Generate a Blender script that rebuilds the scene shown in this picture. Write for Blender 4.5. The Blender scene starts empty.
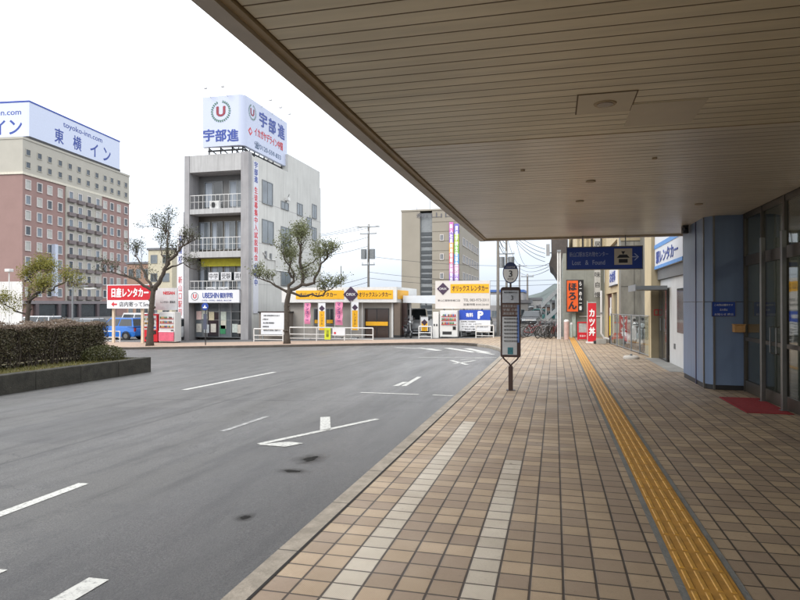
import bpy, math, random
from mathutils import Vector, Matrix
R = math.radians
scene = bpy.context.scene
COL = scene.collection

# ------------------------------------------------------------------ camera, world, sun, exposure
F_PX, YAW, HOR = 610.0, math.atan(155/610), 304.0     # focal length in photo pixels, yaw left of the street, horizon row
CY, SY = math.cos(YAW), math.sin(YAW)
EYE = 1.66
cam_d = bpy.data.cameras.new('camera'); cam = bpy.data.objects.new('camera', cam_d); COL.objects.link(cam)
cam_d.sensor_width = 36; cam_d.lens = 36*F_PX/800; cam_d.clip_start = .05; cam_d.clip_end = 4000
cam.location = (0, 0, EYE); cam.rotation_euler = (R(90)+math.atan(4/F_PX), 0, YAW)
scene.camera = cam

w = bpy.data.worlds.new('World'); scene.world = w; w.use_nodes = True
nt = w.node_tree; nt.nodes.clear()
wo = nt.nodes.new('ShaderNodeOutputWorld'); bg = nt.nodes.new('ShaderNodeBackground'); bg.inputs[1].default_value = .12
sky = nt.nodes.new('ShaderNodeTexSky'); sky.sky_type = 'NISHITA'; sky.sun_disc = False
sky.sun_elevation = R(38); sky.sun_rotation = R(200); sky.air_density = 1; sky.dust_density = 3
tc = nt.nodes.new('ShaderNodeTexCoord')
mp = nt.nodes.new('ShaderNodeMapping'); mp.inputs['Scale'].default_value = (1.4, 1.4, 4.5)
nz = nt.nodes.new('ShaderNodeTexNoise'); nz.inputs['Scale'].default_value = 1.6; nz.inputs['Detail'].default_value = 5; nz.inputs['Roughness'].default_value = .45
cr = nt.nodes.new('ShaderNodeValToRGB')      # layered cloud: thin blue-grey breaks in a white overcast
cr.color_ramp.elements[0].position = .36; cr.color_ramp.elements[0].color = (5.6, 6.0, 6.6, 1)
cr.color_ramp.elements[1].position = .56; cr.color_ramp.elements[1].color = (9.2, 9.2, 9.2, 1)
sx = nt.nodes.new('ShaderNodeSeparateXYZ')
mr = nt.nodes.new('ShaderNodeMapRange'); mr.inputs[1].default_value = 0; mr.inputs[2].default_value = .42
low = nt.nodes.new('ShaderNodeMix'); low.data_type = 'RGBA'; low.inputs[6].default_value = (2.6, 2.92, 3.4, 1)
mx = nt.nodes.new('ShaderNodeMix'); mx.data_type = 'RGBA'; mx.inputs[0].default_value = .9
L = nt.links.new
L(tc.outputs['Generated'], mp.inputs[0]); L(mp.outputs[0], nz.inputs['Vector']); L(nz.outputs[0], cr.inputs[0])
L(tc.outputs['Generated'], sx.inputs[0]); L(sx.outputs[2], mr.inputs[0]); L(mr.outputs[0], low.inputs[0]); L(cr.outputs[0], low.inputs[7])
L(sky.outputs[0], mx.inputs[6]); L(low.outputs[2], mx.inputs[7]); L(mx.outputs[2], bg.inputs[0]); L(bg.outputs[0], wo.inputs[0])

sd = bpy.data.lights.new('sun', 'SUN'); sd.energy = .6; sd.angle = R(25); sd.color = (1, .96, .9)
so = bpy.data.objects.new('sun', sd); COL.objects.link(so); so.rotation_euler = (R(52), 0, R(-20))
scene.view_settings.view_transform = 'Standard'; scene.view_settings.look = 'None'
scene.view_settings.exposure = 1.28; scene.view_settings.gamma = 1; scene.view_settings.use_curve_mapping = False
scene.render.engine = 'CYCLES'
scene.cycles.use_denoising = True; scene.cycles.max_bounces = 8; scene.cycles.diffuse_bounces = 5; scene.cycles.transparent_max_bounces = 12
scene.cycles.caustics_reflective = False; scene.cycles.caustics_refractive = False

# ------------------------------------------------------------------ survey helpers (plan positions read off the photograph on real planes)
def XY(u, Y):                       # X and camera depth where the sight line u meets the plane y = Y
    t = (u-400)/F_PX; d = Y/(CY+t*SY); return d*(t*CY-SY), d
def AX(u, Y): return XY(u, Y)[0]
def AZ(u, v, Y): return EYE+(HOR-v)*XY(u, Y)[1]/F_PX
def YX(u, X):                       # Y and depth where the sight line u meets the plane x = X
    t = (u-400)/F_PX; d = X/(t*CY-SY); return d*(CY+t*SY), d
def AY(u, X): return YX(u, X)[0]
def BZ(u, v, X): return EYE+(HOR-v)*YX(u, X)[1]/F_PX
def clamp(a, lo, hi): return max(lo, min(hi, a))
def gz(x, y): return -.0065*clamp(y, -10, 60)-.029*clamp(-1.86-x, 0, 22)     # pavement level
def rz(x, y): return gz(x, y)-.12                                           # road level

# ------------------------------------------------------------------ materials
def lin(c):
    return tuple(((x/255)/12.92 if x/255 <= .04045 else ((x/255+.055)/1.055)**2.4) for x in c)+(1,)
MATS = {}
def mat(name, c, rough=.6, metal=0, vary=.12, scale=3, bump=0, bscale=40, streak=0, spec=.5, coat=0, emit=0, c2=None, stretch=None):
    if name in MATS: return MATS[name]
    m = bpy.data.materials.new(name); m.use_nodes = True; n = m.node_tree; MATS[name] = m
    b = n.nodes['Principled BSDF']; b.inputs['Roughness'].default_value = rough; b.inputs['Metallic'].default_value = metal
    b.inputs['Specular IOR Level'].default_value = spec
    if coat: b.inputs['Coat Weight'].default_value = coat; b.inputs['Coat Roughness'].default_value = .08
    col = lin(c)
    if emit: b.inputs['Emission Color'].default_value = col; b.inputs['Emission Strength'].default_value = emit
    t = n.nodes.new('ShaderNodeTexCoord')
    src = t.outputs['Object']
    if vary or streak or c2:
        g = n.nodes.new('ShaderNodeTexNoise'); g.inputs['Scale'].default_value = scale; g.inputs['Detail'].default_value = 6; g.inputs['Roughness'].default_value = .6
        q = src
        if stretch:
            mm = n.nodes.new('ShaderNodeMapping'); mm.inputs['Scale'].default_value = stretch; n.links.new(src, mm.inputs[0]); q = mm.outputs[0]
        n.links.new(q, g.inputs['Vector'])
        r = n.nodes.new('ShaderNodeValToRGB'); r.color_ramp.elements[0].position = .3; r.color_ramp.elements[1].position = .7
        lo = lin(c2) if c2 else tuple(x*(1-vary) for x in col[:3])+(1,)
        r.color_ramp.elements[0].color = lo; r.color_ramp.elements[1].color = tuple(min(1, x*(1+vary*.6)) for x in col[:3])+(1,)
        n.links.new(g.outputs[0], r.inputs[0]); out = r.outputs[0]
        if streak:
            mm = n.nodes.new('ShaderNodeMapping'); mm.inputs['Scale'].default_value = (5, 5, .35); n.links.new(src, mm.inputs[0])
            g2 = n.nodes.new('ShaderNodeTexNoise'); g2.inputs['Scale'].default_value = 1.3; g2.inputs['Detail'].default_value = 5; n.links.new(mm.outputs[0], g2.inputs['Vector'])
            r2 = n.nodes.new('ShaderNodeMapRange'); r2.inputs[1].default_value = .45; r2.inputs[2].default_value = .75; r2.inputs[4].default_value = streak; n.links.new(g2.outputs[0], r2.inputs[0])
            x = n.nodes.new('ShaderNodeMix'); x.data_type = 'RGBA'; n.links.new(r2.outputs[0], x.inputs[0]); n.links.new(out, x.inputs[6]); x.inputs[7].default_value = tuple(v*.4 for v in col[:3])+(1,)
            out = x.outputs[2]
        n.links.new(out, b.inputs['Base Color'])
    else: b.inputs['Base Color'].default_value = col
    if bump:
        g = n.nodes.new('ShaderNodeTexNoise'); g.inputs['Scale'].default_value = bscale; g.inputs['Detail'].default_value = 4; n.links.new(src, g.inputs['Vector'])
        u = n.nodes.new('ShaderNodeBump'); u.inputs['Strength'].default_value = bump; u.inputs['Distance'].default_value = .02
        n.links.new(g.outputs[0], u.inputs['Height']); n.links.new(u.outputs[0], b.inputs['Normal'])
    return m

def nodes(name):
    m = bpy.data.materials.new(name); m.use_nodes = True; MATS[name] = m
    return m, m.node_tree, m.node_tree.nodes['Principled BSDF']
def mth(n, op, a, b=None, c=None):
    k = n.nodes.new('ShaderNodeMath'); k.operation = op
    for i, v in enumerate((a, b, c)):
        if v is None: continue
        if isinstance(v, (int, float)): k.inputs[i].default_value = v
        else: n.links.new(v, k.inputs[i])
    return k.outputs[0]
def mixc(n, f, a, b):
    k = n.nodes.new('ShaderNodeMix'); k.data_type = 'RGBA'
    for i, v in ((0, f), (6, a), (7, b)):
        if isinstance(v, (int, float, tuple)): k.inputs[i].default_value = v
        else: n.links.new(v, k.inputs[i])
    return k.outputs[2]
def noise(n, vec, scale, detail=4, rough=.55):
    g = n.nodes.new('ShaderNodeTexNoise'); g.inputs['Scale'].default_value = scale; g.inputs['Detail'].default_value = detail; g.inputs['Roughness'].default_value = rough
    n.links.new(vec, g.inputs['Vector']); return g.outputs[0]
def maprange(n, v, a, b, c=0, d=1):
    k = n.nodes.new('ShaderNodeMapRange'); k.inputs[1].default_value = a; k.inputs[2].default_value = b; k.inputs[3].default_value = c; k.inputs[4].default_value = d
    n.links.new(v, k.inputs[0]); return k.outputs[0]

TP = .1935       # tile pitch
def tile_mat():
    m, n, b = nodes('pavement_tiles')
    t = n.nodes.new('ShaderNodeTexCoord'); s = n.nodes.new('ShaderNodeSeparateXYZ'); n.links.new(t.outputs['Object'], s.inputs[0])
    xs = mth(n, 'DIVIDE', mth(n, 'ADD', s.outputs[0], 1.696), TP); ys = mth(n, 'DIVIDE', s.outputs[1], TP)
    xi = mth(n, 'FLOOR', xs); yi = mth(n, 'FLOOR', ys)
    fx = mth(n, 'ABSOLUTE', mth(n, 'SUBTRACT', mth(n, 'SUBTRACT', xs, xi), .5)); fy = mth(n, 'ABSOLUTE', mth(n, 'SUBTRACT', mth(n, 'SUBTRACT', ys, yi), .5))
    gx = maprange(n, fx, .455, .47); gy = maprange(n, fy, .458, .473)
    gr = mth(n, 'MAXIMUM', gx, gy)
    cv = n.nodes.new('ShaderNodeCombineXYZ'); n.links.new(xi, cv.inputs[0]); n.links.new(yi, cv.inputs[1])
    wn = n.nodes.new('ShaderNodeTexWhiteNoise'); wn.noise_dimensions = '2D'; n.links.new(cv.outputs[0], wn.inputs['Vector'])
    cr = n.nodes.new('ShaderNodeValToRGB'); e = cr.color_ramp.elements
    e[0].position = 0; e[0].color = lin((160, 140, 119)); e[1].position = 1; e[1].color = lin((190, 167, 138))
    for p, c in ((.35, (162, 142, 119)), (.5, (172, 151, 125)), (.62, (180, 158, 129))): k = e.new(p); k.color = lin(c)
    n.links.new(wn.outputs['Value'], cr.inputs[0])
    # pale guide bands: column 2 up to y 9.0, column 6 up to y 6.8
    def band(i, y1):
        a = mth(n, 'COMPARE', xi, float(i), .4); c = mth(n, 'LESS_THAN', yi, float(int(y1/TP))); return mth(n, 'MULTIPLY', a, c)
    bd = mth(n, 'MAXIMUM', band(2, 9.05), band(6, 6.85))
    wc = mixc(n, wn.outputs['Value'], lin((196, 186, 168)), lin((218, 208, 190)))
    c = mixc(n, bd, cr.outputs[0], wc)
    o = t.outputs['Object']
    wear = maprange(n, noise(n, o, 1.1, 6, .65), .35, .7)
    c = mixc(n, mth(n, 'MULTIPLY', wear, .3), c, lin((128, 110, 94)))
    spot = maprange(n, noise(n, o, 14, 5, .7), .62, .72)
    c = mixc(n, mth(n, 'MULTIPLY', spot, .3), c, lin((96, 84, 76)))
    gum = n.nodes.new('ShaderNodeTexVoronoi'); gum.inputs['Scale'].default_value = 1.7; n.links.new(o, gum.inputs['Vector'])
    c = mixc(n, maprange(n, gum.outputs['Distance'], .025, .04, .55, 0), c, lin((70, 62, 56)))
    edge = mth(n, 'MAXIMUM', maprange(n, fx, .38, .46), maprange(n, fy, .38, .46)); c = mixc(n, mth(n, 'MULTIPLY', mth(n, 'MULTIPLY', edge, maprange(n, noise(n, o, 6, 4), .4, .65)), .3), c, lin((84, 70, 58)))
    c = mixc(n, mth(n, 'MULTIPLY', gr, .95), c, lin((50, 42, 35)))
    rg = mth(n, 'SINE', mth(n, 'MULTIPLY', mth(n, 'ADD', s.outputs[0], mth(n, 'MULTIPLY', s.outputs[1], mth(n, 'SUBTRACT', mth(n, 'MULTIPLY', mth(n, 'GREATER_THAN', wn.outputs['Value'], .5), 2.), 1.))), 440.))
    grain = maprange(n, noise(n, o, 75, 3, .8), .35, .65)
    c = mixc(n, mth(n, 'MULTIPLY', grain, .16), c, lin((110, 94, 82)))
    c = mixc(n, mth(n, 'MULTIPLY', maprange(n, rg, -1., -.2, 1, 0), .15), c, lin((92, 78, 68)))
    n.links.new(c, b.inputs['Base Color']); b.inputs['Roughness'].default_value = .62
    n.links.new(mixc(n, wear, (.5, .5, .5, 1), (.75, .75, .75, 1)), b.inputs['Roughness'])
    # anti-slip ridges on each tile, alternating direction
    h = mth(n, 'ADD', mth(n, 'MULTIPLY', gr, -1.), mth(n, 'MULTIPLY', rg, .16))
    h = mth(n, 'ADD', h, mth(n, 'MULTIPLY', wn.outputs['Value'], .25))
    u = n.nodes.new('ShaderNodeBump'); u.inputs['Strength'].default_value = .6; u.inputs['Distance'].default_value = .004
    n.links.new(h, u.inputs['Height']); n.links.new(u.outputs[0], b.inputs['Normal'])
    return m
def asphalt_mat():
    m, n, b = nodes('asphalt')
    t = n.nodes.new('ShaderNodeTexCoord'); o = t.outputs['Object']; s = n.nodes.new('ShaderNodeSeparateXYZ'); n.links.new(o, s.inputs[0])
    fine = maprange(n, noise(n, o, 70, 4, .85), .38, .62); mid = noise(n, o, 2.2, 6, .65)
    mm = n.nodes.new('ShaderNodeMapping'); mm.inputs['Scale'].default_value = (.55, .09, 1); n.links.new(o, mm.inputs[0])
    lane = noise(n, mm.outputs[0], 1.6, 5, .6)
    c = mixc(n, fine, lin((28, 28, 29)), lin((118, 117, 115)))
    c = mixc(n, mth(n, 'MULTIPLY', maprange(n, lane, .45, .58), .55), c, lin((92, 91, 89)))
    c = mixc(n, mth(n, 'MULTIPLY', maprange(n, mid, .5, .75), .45), c, lin((56, 56, 58)))
    c = mixc(n, mth(n, 'MULTIPLY', maprange(n, noise(n, o, 22, 4, .8), .56, .66), .35), c, lin((118, 116, 112)))
    trk = noise(n, mm.outputs[0], 5.5, 4, .6); c = mixc(n, mth(n, 'MULTIPLY', maprange(n, trk, .5, .64), .35), c, lin((46, 46, 48)))
    # newer darker strip along the kerb
    strip = maprange(n, mth(n, 'ADD', s.outputs[0], mth(n, 'MULTIPLY', mid, .7)), -3.9, -3.0)
    c = mixc(n, mth(n, 'MULTIPLY', strip, .35), c, lin((52, 52, 54)))
    # fine cracks in the older surface
    v = n.nodes.new('ShaderNodeTexVoronoi'); v.feature = 'DISTANCE_TO_EDGE'; v.inputs['Scale'].default_value = .9
    wv = n.nodes.new('ShaderNodeVectorMath'); wv.operation = 'ADD'; sc = n.nodes.new('ShaderNodeVectorMath'); sc.operation = 'SCALE'; sc.inputs['Scale'].default_value = .7
    g = n.nodes.new('ShaderNodeTexNoise'); g.inputs['Scale'].default_value = 1.7; g.inputs['Detail'].default_value = 5; n.links.new(o, g.inputs['Vector'])
    n.links.new(g.outputs['Color'], sc.inputs[0]); n.links.new(o, wv.inputs[0]); n.links.new(sc.outputs[0], wv.inputs[1]); n.links.new(wv.outputs[0], v.inputs['Vector'])
    ck = mth(n, 'MULTIPLY', maprange(n, v.outputs['Distance'], .0, .012, 1, 0), maprange(n, noise(n, o, .35, 3), .48, .56))
    ck = mth(n, 'MULTIPLY', ck, maprange(n, s.outputs[0], -4.2, -3.6, 1, 0))
    c = mixc(n, mth(n, 'MULTIPLY', ck, .6), c, lin((34, 34, 36)))
    # construction seams and an older patch
    sw = mth(n, 'MULTIPLY', noise(n, o, .8, 4), .35)
    for (ax, pos) in ((0, -6.55), (0, -10.3), (1, 11.4), (1, 19.2)):
        dd = mth(n, 'ABSOLUTE', mth(n, 'SUBTRACT', mth(n, 'ADD', s.outputs[ax], sw), pos+.17)); c = mixc(n, maprange(n, dd, .015, .05, .5, 0), c, lin((40, 40, 41)))
    pa = mth(n, 'MULTIPLY', mth(n, 'COMPARE', mth(n, 'ADD', s.outputs[0], mth(n, 'MULTIPLY', sw, .2)), -7.6, .9), mth(n, 'COMPARE', mth(n, 'ADD', s.outputs[1], mth(n, 'MULTIPLY', sw, .3)), 8.8, 1.6)); c = mixc(n, mth(n, 'MULTIPLY', pa, .3), c, lin((54, 54, 56)))
    wet = None      # three small damp patches near the kerb
    gw = noise(n, o, 9, 4, .6)
    for (px, py, rx, ry) in ((-2.84, 6.82, .2, .26), (-2.82, 6.26, .22, .12), (-2.58, 4.76, .09, .11)):
        ex = mth(n, 'POWER', mth(n, 'ABSOLUTE', mth(n, 'DIVIDE', mth(n, 'SUBTRACT', s.outputs[0], px), rx)), 2.); ey = mth(n, 'POWER', mth(n, 'ABSOLUTE', mth(n, 'DIVIDE', mth(n, 'SUBTRACT', s.outputs[1], py), ry)), 2.)
        dd = mth(n, 'ADD', mth(n, 'SQRT', mth(n, 'ADD', ex, ey)), mth(n, 'MULTIPLY', mth(n, 'SUBTRACT', gw, .5), 1.3)); q = maprange(n, dd, .35, 1.2, 1, 0)
        wet = q if wet is None else mth(n, 'MAXIMUM', wet, q)
    c = mixc(n, mth(n, 'MULTIPLY', wet, .68), c, lin((40, 40, 39)))
    n.links.new(c, b.inputs['Base Color'])
    rr = maprange(n, mth(n, 'ADD', lane, mth(n, 'MULTIPLY', strip, -.16)), .3, .7, .34, .72)
    n.links.new(mth(n, 'MULTIPLY', mth(n, 'SUBTRACT', 1., wet), .5), b.inputs['Specular IOR Level'])
    rr = mth(n, 'MULTIPLY', rr, mth(n, 'SUBTRACT', 1., mth(n, 'MULTIPLY', wet, .2)))
    n.links.new(rr, b.inputs['Roughness'])
    u = n.nodes.new('ShaderNodeBump'); u.inputs['Strength'].default_value = .55; u.inputs['Distance'].default_value = .006
    n.links.new(mth(n, 'ADD', fine, mth(n, 'MULTIPLY', ck, -1.)), u.inputs['Height']); n.links.new(u.outputs[0], b.inputs['Normal'])
    return m
def paint_mat():
    m, n, b = nodes('road_paint')
    t = n.nodes.new('ShaderNodeTexCoord'); o = t.outputs['Object']
    k = maprange(n, noise(n, o, 26, 6, .75), .5, .6)
    k2 = mth(n, 'MAXIMUM', k, maprange(n, noise(n, o, 3.2, 4, .6), .6, .72))
    n.links.new(mixc(n, mth(n, 'MULTIPLY', k2, .6), lin((190, 190, 184)), lin((84, 84, 84))), b.inputs['Base Color'])
    b.inputs['Roughness'].default_value = .6
    return m
def leaf_mat(name, a, c, sc=2.2):
    m, n, b = nodes(name)
    t = n.nodes.new('ShaderNodeTexCoord'); o = t.outputs['Object']
    f = maprange(n, noise(n, o, 28, 2, .9), .38, .62); f2 = maprange(n, noise(n, o, sc, 3), .4, .6)
    x = mixc(n, f, lin(a), lin(c)); x = mixc(n, mth(n, 'MULTIPLY', f2, .35), x, lin(tuple(int(v*.62) for v in a)))
    n.links.new(x, b.inputs['Base Color']); b.inputs['Roughness'].default_value = .55
    tr = n.nodes.new('ShaderNodeBsdfTranslucent'); n.links.new(x, tr.inputs[0]); ms = n.nodes.new('ShaderNodeMixShader'); ms.inputs[0].default_value = .25
    n.links.new(b.outputs[0], ms.inputs[1]); n.links.new(tr.outputs[0], ms.inputs[2]); n.links.new(ms.outputs[0], n.nodes['Material Output'].inputs[0])
    return m
def glass_mat(name, tint, trans, rough=.03, ior=1.38):
    m, n, b = nodes(name); n.nodes.remove(b)
    g = n.nodes.new('ShaderNodeBsdfGlossy'); g.inputs[0].default_value = (1, 1, 1, 1); g.inputs['Roughness'].default_value = rough
    tr = n.nodes.new('ShaderNodeBsdfTransparent'); tr.inputs[0].default_value = lin(tint)
    df = n.nodes.new('ShaderNodeBsdfDiffuse'); df.inputs[0].default_value = lin((40, 44, 46))
    m1 = n.nodes.new('ShaderNodeMixShader'); m1.inputs[0].default_value = 1-trans; n.links.new(tr.outputs[0], m1.inputs[1]); n.links.new(df.outputs[0], m1.inputs[2])
    lw = n.nodes.new('ShaderNodeLayerWeight'); lw.inputs[0].default_value = .5
    r0 = ((ior-1)/(ior+1))**2; fr = mth(n, 'ADD', mth(n, 'MULTIPLY', mth(n, 'POWER', lw.outputs['Facing'], 5.), 1-r0), r0)
    t = n.nodes.new('ShaderNodeTexCoord'); u = n.nodes.new('ShaderNodeBump'); u.inputs['Strength'].default_value = .04; u.inputs['Distance'].default_value = .05
    n.links.new(noise(n, t.outputs['Object'], 1.3, 2), u.inputs['Height']); n.links.new(u.outputs[0], g.inputs['Normal'])
    m2 = n.nodes.new('ShaderNodeMixShader'); n.links.new(fr, m2.inputs[0]); n.links.new(m1.outputs[0], m2.inputs[1]); n.links.new(g.outputs[0], m2.inputs[2])
    n.links.new(m2.outputs[0], n.nodes['Material Output'].inputs[0])
    return m
def slat_mat(name, c, rough, spec):
    m, n, b = nodes(name)
    t = n.nodes.new('ShaderNodeTexCoord'); o = t.outputs['Object']
    mm = n.nodes.new('ShaderNodeMapping'); mm.inputs['Scale'].default_value = (.4, 6.06, 1); n.links.new(o, mm.inputs[0])
    f = noise(n, mm.outputs[0], 1, 3); g = noise(n, o, .9, 5)
    x = mixc(n, maprange(n, f, .3, .7), lin(c), lin(tuple(int(v*.9) for v in c)))
    x = mixc(n, mth(n, 'MULTIPLY', maprange(n, g, .45, .7), .3), x, lin(tuple(int(v*.8) for v in c)))
    n.links.new(x, b.inputs['Base Color']); b.inputs['Specular IOR Level'].default_value = spec
    n.links.new(maprange(n, g, .3, .7, rough*.93, rough*1.07), b.inputs['Roughness'])
    return m

TILE = tile_mat(); ASPH = asphalt_mat(); PAINT = paint_mat()
GLASS = glass_mat('window_glass', (215, 222, 220), .85); DGLASS = glass_mat('dark_window_glass', (120, 130, 135), .35)
FGLASS = glass_mat('fence_glass', (225, 232, 232), .93, ior=1.18)
CONC = mat('concrete', (150, 148, 142), .85, vary=.2, scale=1.5, bump=.3, bscale=30, streak=.25)
CONC_D = mat('dark_concrete', (108, 106, 104), .85, vary=.22, scale=1.2, bump=.3, streak=.4)
KERB = mat('kerb_concrete', (136, 132, 122), .85, vary=.3, scale=5, bump=.5, bscale=60)
WHITE = mat('white_paint', (214, 214, 212), .5, vary=.06, scale=2, streak=.12)
WPANEL = mat('white_sign_panel', (222, 224, 228), .4, vary=.03, scale=1)
STEEL = mat('brushed_steel', (128, 127, 124), .38, .8, vary=.08, scale=8)
GALV = mat('galvanised_steel', (140, 143, 145), .5, .6, vary=.15, scale=6)
BRONZE = mat('dark_bronze_frame', (88, 82, 74), .4, .5, vary=.1)
BLACK = mat('black_rubber', (24, 24, 25), .7, vary=.15, scale=8)
DARK = mat('dark_trim', (40, 40, 42), .5, vary=.1)
RED = mat('red_paint', (196, 24, 40), .45, vary=.08)
BLUEP = mat('blue_paint', (24, 62, 150), .45, vary=.08)
NAVY = mat('navy_sign', (36, 70, 160), .45, vary=.08)
YELLOW = mat('amber_yellow', (232, 172, 26), .45, vary=.06)
WOOD = mat('pale_wood', (196, 150, 96), .6, vary=.2, scale=12)
BARK = mat('bark', (78, 70, 62), .95, vary=.35, scale=9, bump=1, bscale=35)
INK = mat('black_lettering', (34, 36, 44), .5, vary=0)
INKB = mat('blue_lettering', (42, 68, 150), .5, vary=0)
INKR = mat('red_lettering', (200, 40, 52), .5, vary=0)
INKW = mat('white_lettering', (235, 235, 235), .5, vary=0)
INKG = mat('green_lettering', (60, 110, 84), .5, vary=0)
POLEC = mat('utility_pole_concrete', (128, 124, 118), .85, vary=.15, scale=3)
BROWNP = mat('dark_brown_paint', (58, 40, 36), .45, vary=.12)

# ------------------------------------------------------------------ object helpers
def tag(o, label=None, cat=None, group=None, kind=None):
    if label: o['label'] = label
    if cat: o['category'] = cat
    if group: o['group'] = group
    if kind: o['kind'] = kind
    return o
def thing(name, label, cat, loc=(0, 0, 0), rz_=0, group=None):
    o = bpy.data.objects.new(name, None); COL.objects.link(o); o.location = loc; o.rotation_euler = (0, 0, rz_)
    o.empty_display_size = .2
    return tag(o, label, cat, group)
class MB:
    def __init__(s): s.v = []; s.f = []; s.m = []; s.mats = []
    def mi(s, m):
        if m not in s.mats: s.mats.append(m)
        return s.mats.index(m)
    def add(s, vs, fs, m):
        k = len(s.v); s.v += [tuple(p) for p in vs]; i = s.mi(m)
        for f in fs: s.f.append([k+j for j in f]); s.m.append(i)
        return s
    def box(s, x0, x1, y0, y1, z0, z1, m):
        vs = [(x, y, z) for z in (z0, z1) for y in (y0, y1) for x in (x0, x1)]
        return s.add(vs, [(0, 2, 3, 1), (4, 5, 7, 6), (0, 1, 5, 4), (2, 6, 7, 3), (0, 4, 6, 2), (1, 3, 7, 5)], m)
    def quad(s, a, b, c, d, m): return s.add([a, b, c, d], [(0, 1, 2, 3)], m)
    def prism(s, pts, z0, z1, m):          # polygon in xy (ccw)
        n = len(pts); vs = [(x, y, z0) for x, y in pts]+[(x, y, z1) for x, y in pts]
        return s.add(vs, [tuple(range(n))[::-1], tuple(range(n, 2*n))]+[(i, (i+1) % n, n+(i+1) % n, n+i) for i in range(n)], m)
    def prismY(s, pts, y0, y1, m):         # polygon in xz, extruded in y
        n = len(pts); vs = [(x, y0, z) for x, z in pts]+[(x, y1, z) for x, z in pts]
        return s.add(vs, [tuple(range(n)), tuple(range(n, 2*n))[::-1]]+[(i, n+i, n+(i+1) % n, (i+1) % n) for i in range(n)], m)
    def prismX(s, pts, x0, x1, m):         # polygon in yz, extruded in x
        n = len(pts); vs = [(x0, y, z) for y, z in pts]+[(x1, y, z) for y, z in pts]
        return s.add(vs, [tuple(range(n))[::-1], tuple(range(n, 2*n))]+[(i, (i+1) % n, n+(i+1) % n, n+i) for i in range(n)], m)
    def tube(s, pts, rs, m, n=8, cap=True):
        pts = [Vector(p) for p in pts]
        if isinstance(rs, (int, float)): rs = [rs]*len(pts)
        k = len(s.v); i = s.mi(m); up = None
        for j, p in enumerate(pts):
            a = pts[max(j-1, 0)]; b = pts[min(j+1, len(pts)-1)]; t = (b-a).normalized()
            if up is None: up = t.orthogonal().normalized()
            else: up = (up-t*up.dot(t)).normalized()
            q = t.cross(up)
            for c in range(n):
                ang = 2*math.pi*c/n; s.v.append(tuple(p+(up*math.cos(ang)+q*math.sin(ang))*rs[j]))
        for j in range(len(pts)-1):
            for c in range(n):
                s.f.append([k+j*n+c, k+j*n+(c+1) % n, k+(j+1)*n+(c+1) % n, k+(j+1)*n+c]); s.m.append(i)
        if cap:
            s.f.append([k+c for c in range(n)][::-1]); s.m.append(i); e = k+(len(pts)-1)*n; s.f.append([e+c for c in range(n)]); s.m.append(i)
        return s
    def cyl(s, a, b, r, m, n=12): return s.tube([a, b], r, m, n)
    def torus(s, c, r, t, m, axis='y', n=24, k=6):
        pts = []
        for j in range(n+1):
            a = 2*math.pi*j/n
            pts.append((c[0]+r*math.cos(a), c[1], c[2]+r*math.sin(a)) if axis == 'y' else (c[0], c[1]+r*math.cos(a), c[2]+r*math.sin(a)) if axis == 'x' else (c[0]+r*math.cos(a), c[1]+r*math.sin(a), c[2]))
        return s.tube(pts, t, m, k, cap=False)
    def build(s, name, parent=None, world=True, bevel=0, smooth=False):
        me = bpy.data.meshes.new(name); o = bpy.data.objects.new(name, me)
        off = Vector((0, 0, 0))
        if parent is not None and world:
            p = parent
            while p is not None: off += Vector(p.location); p = p.parent
        me.from_pydata([(Vector(v)-off)[:] for v in s.v] if world else s.v, [], s.f)
        for m in s.mats: me.materials.append(m)
        me.polygons.foreach_set('material_index', s.m)
        if smooth: me.polygons.foreach_set('use_smooth', [True]*len(me.polygons))
        me.update(); COL.objects.link(o)
        if parent is not None: o.parent = parent
        if bevel:
            b = o.modifiers.new('bevel', 'BEVEL'); b.width = bevel; b.segments = 2; b.limit_method = 'ANGLE'
        return o
def copy_tree(o, parent=None, loc=None, rot=None, label=None):
    c = o.copy(); COL.objects.link(c); c.parent = parent
    for ch in list(o.children): copy_tree(ch, c)
    if loc is not None: c.location = loc
    if rot is not None: c.rotation_euler = (0, 0, rot)
    if label: c['label'] = label
    return c
FACE = {'-y': 0, '+x': math.pi/2, '-x': -math.pi/2, '+y': math.pi}
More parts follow.
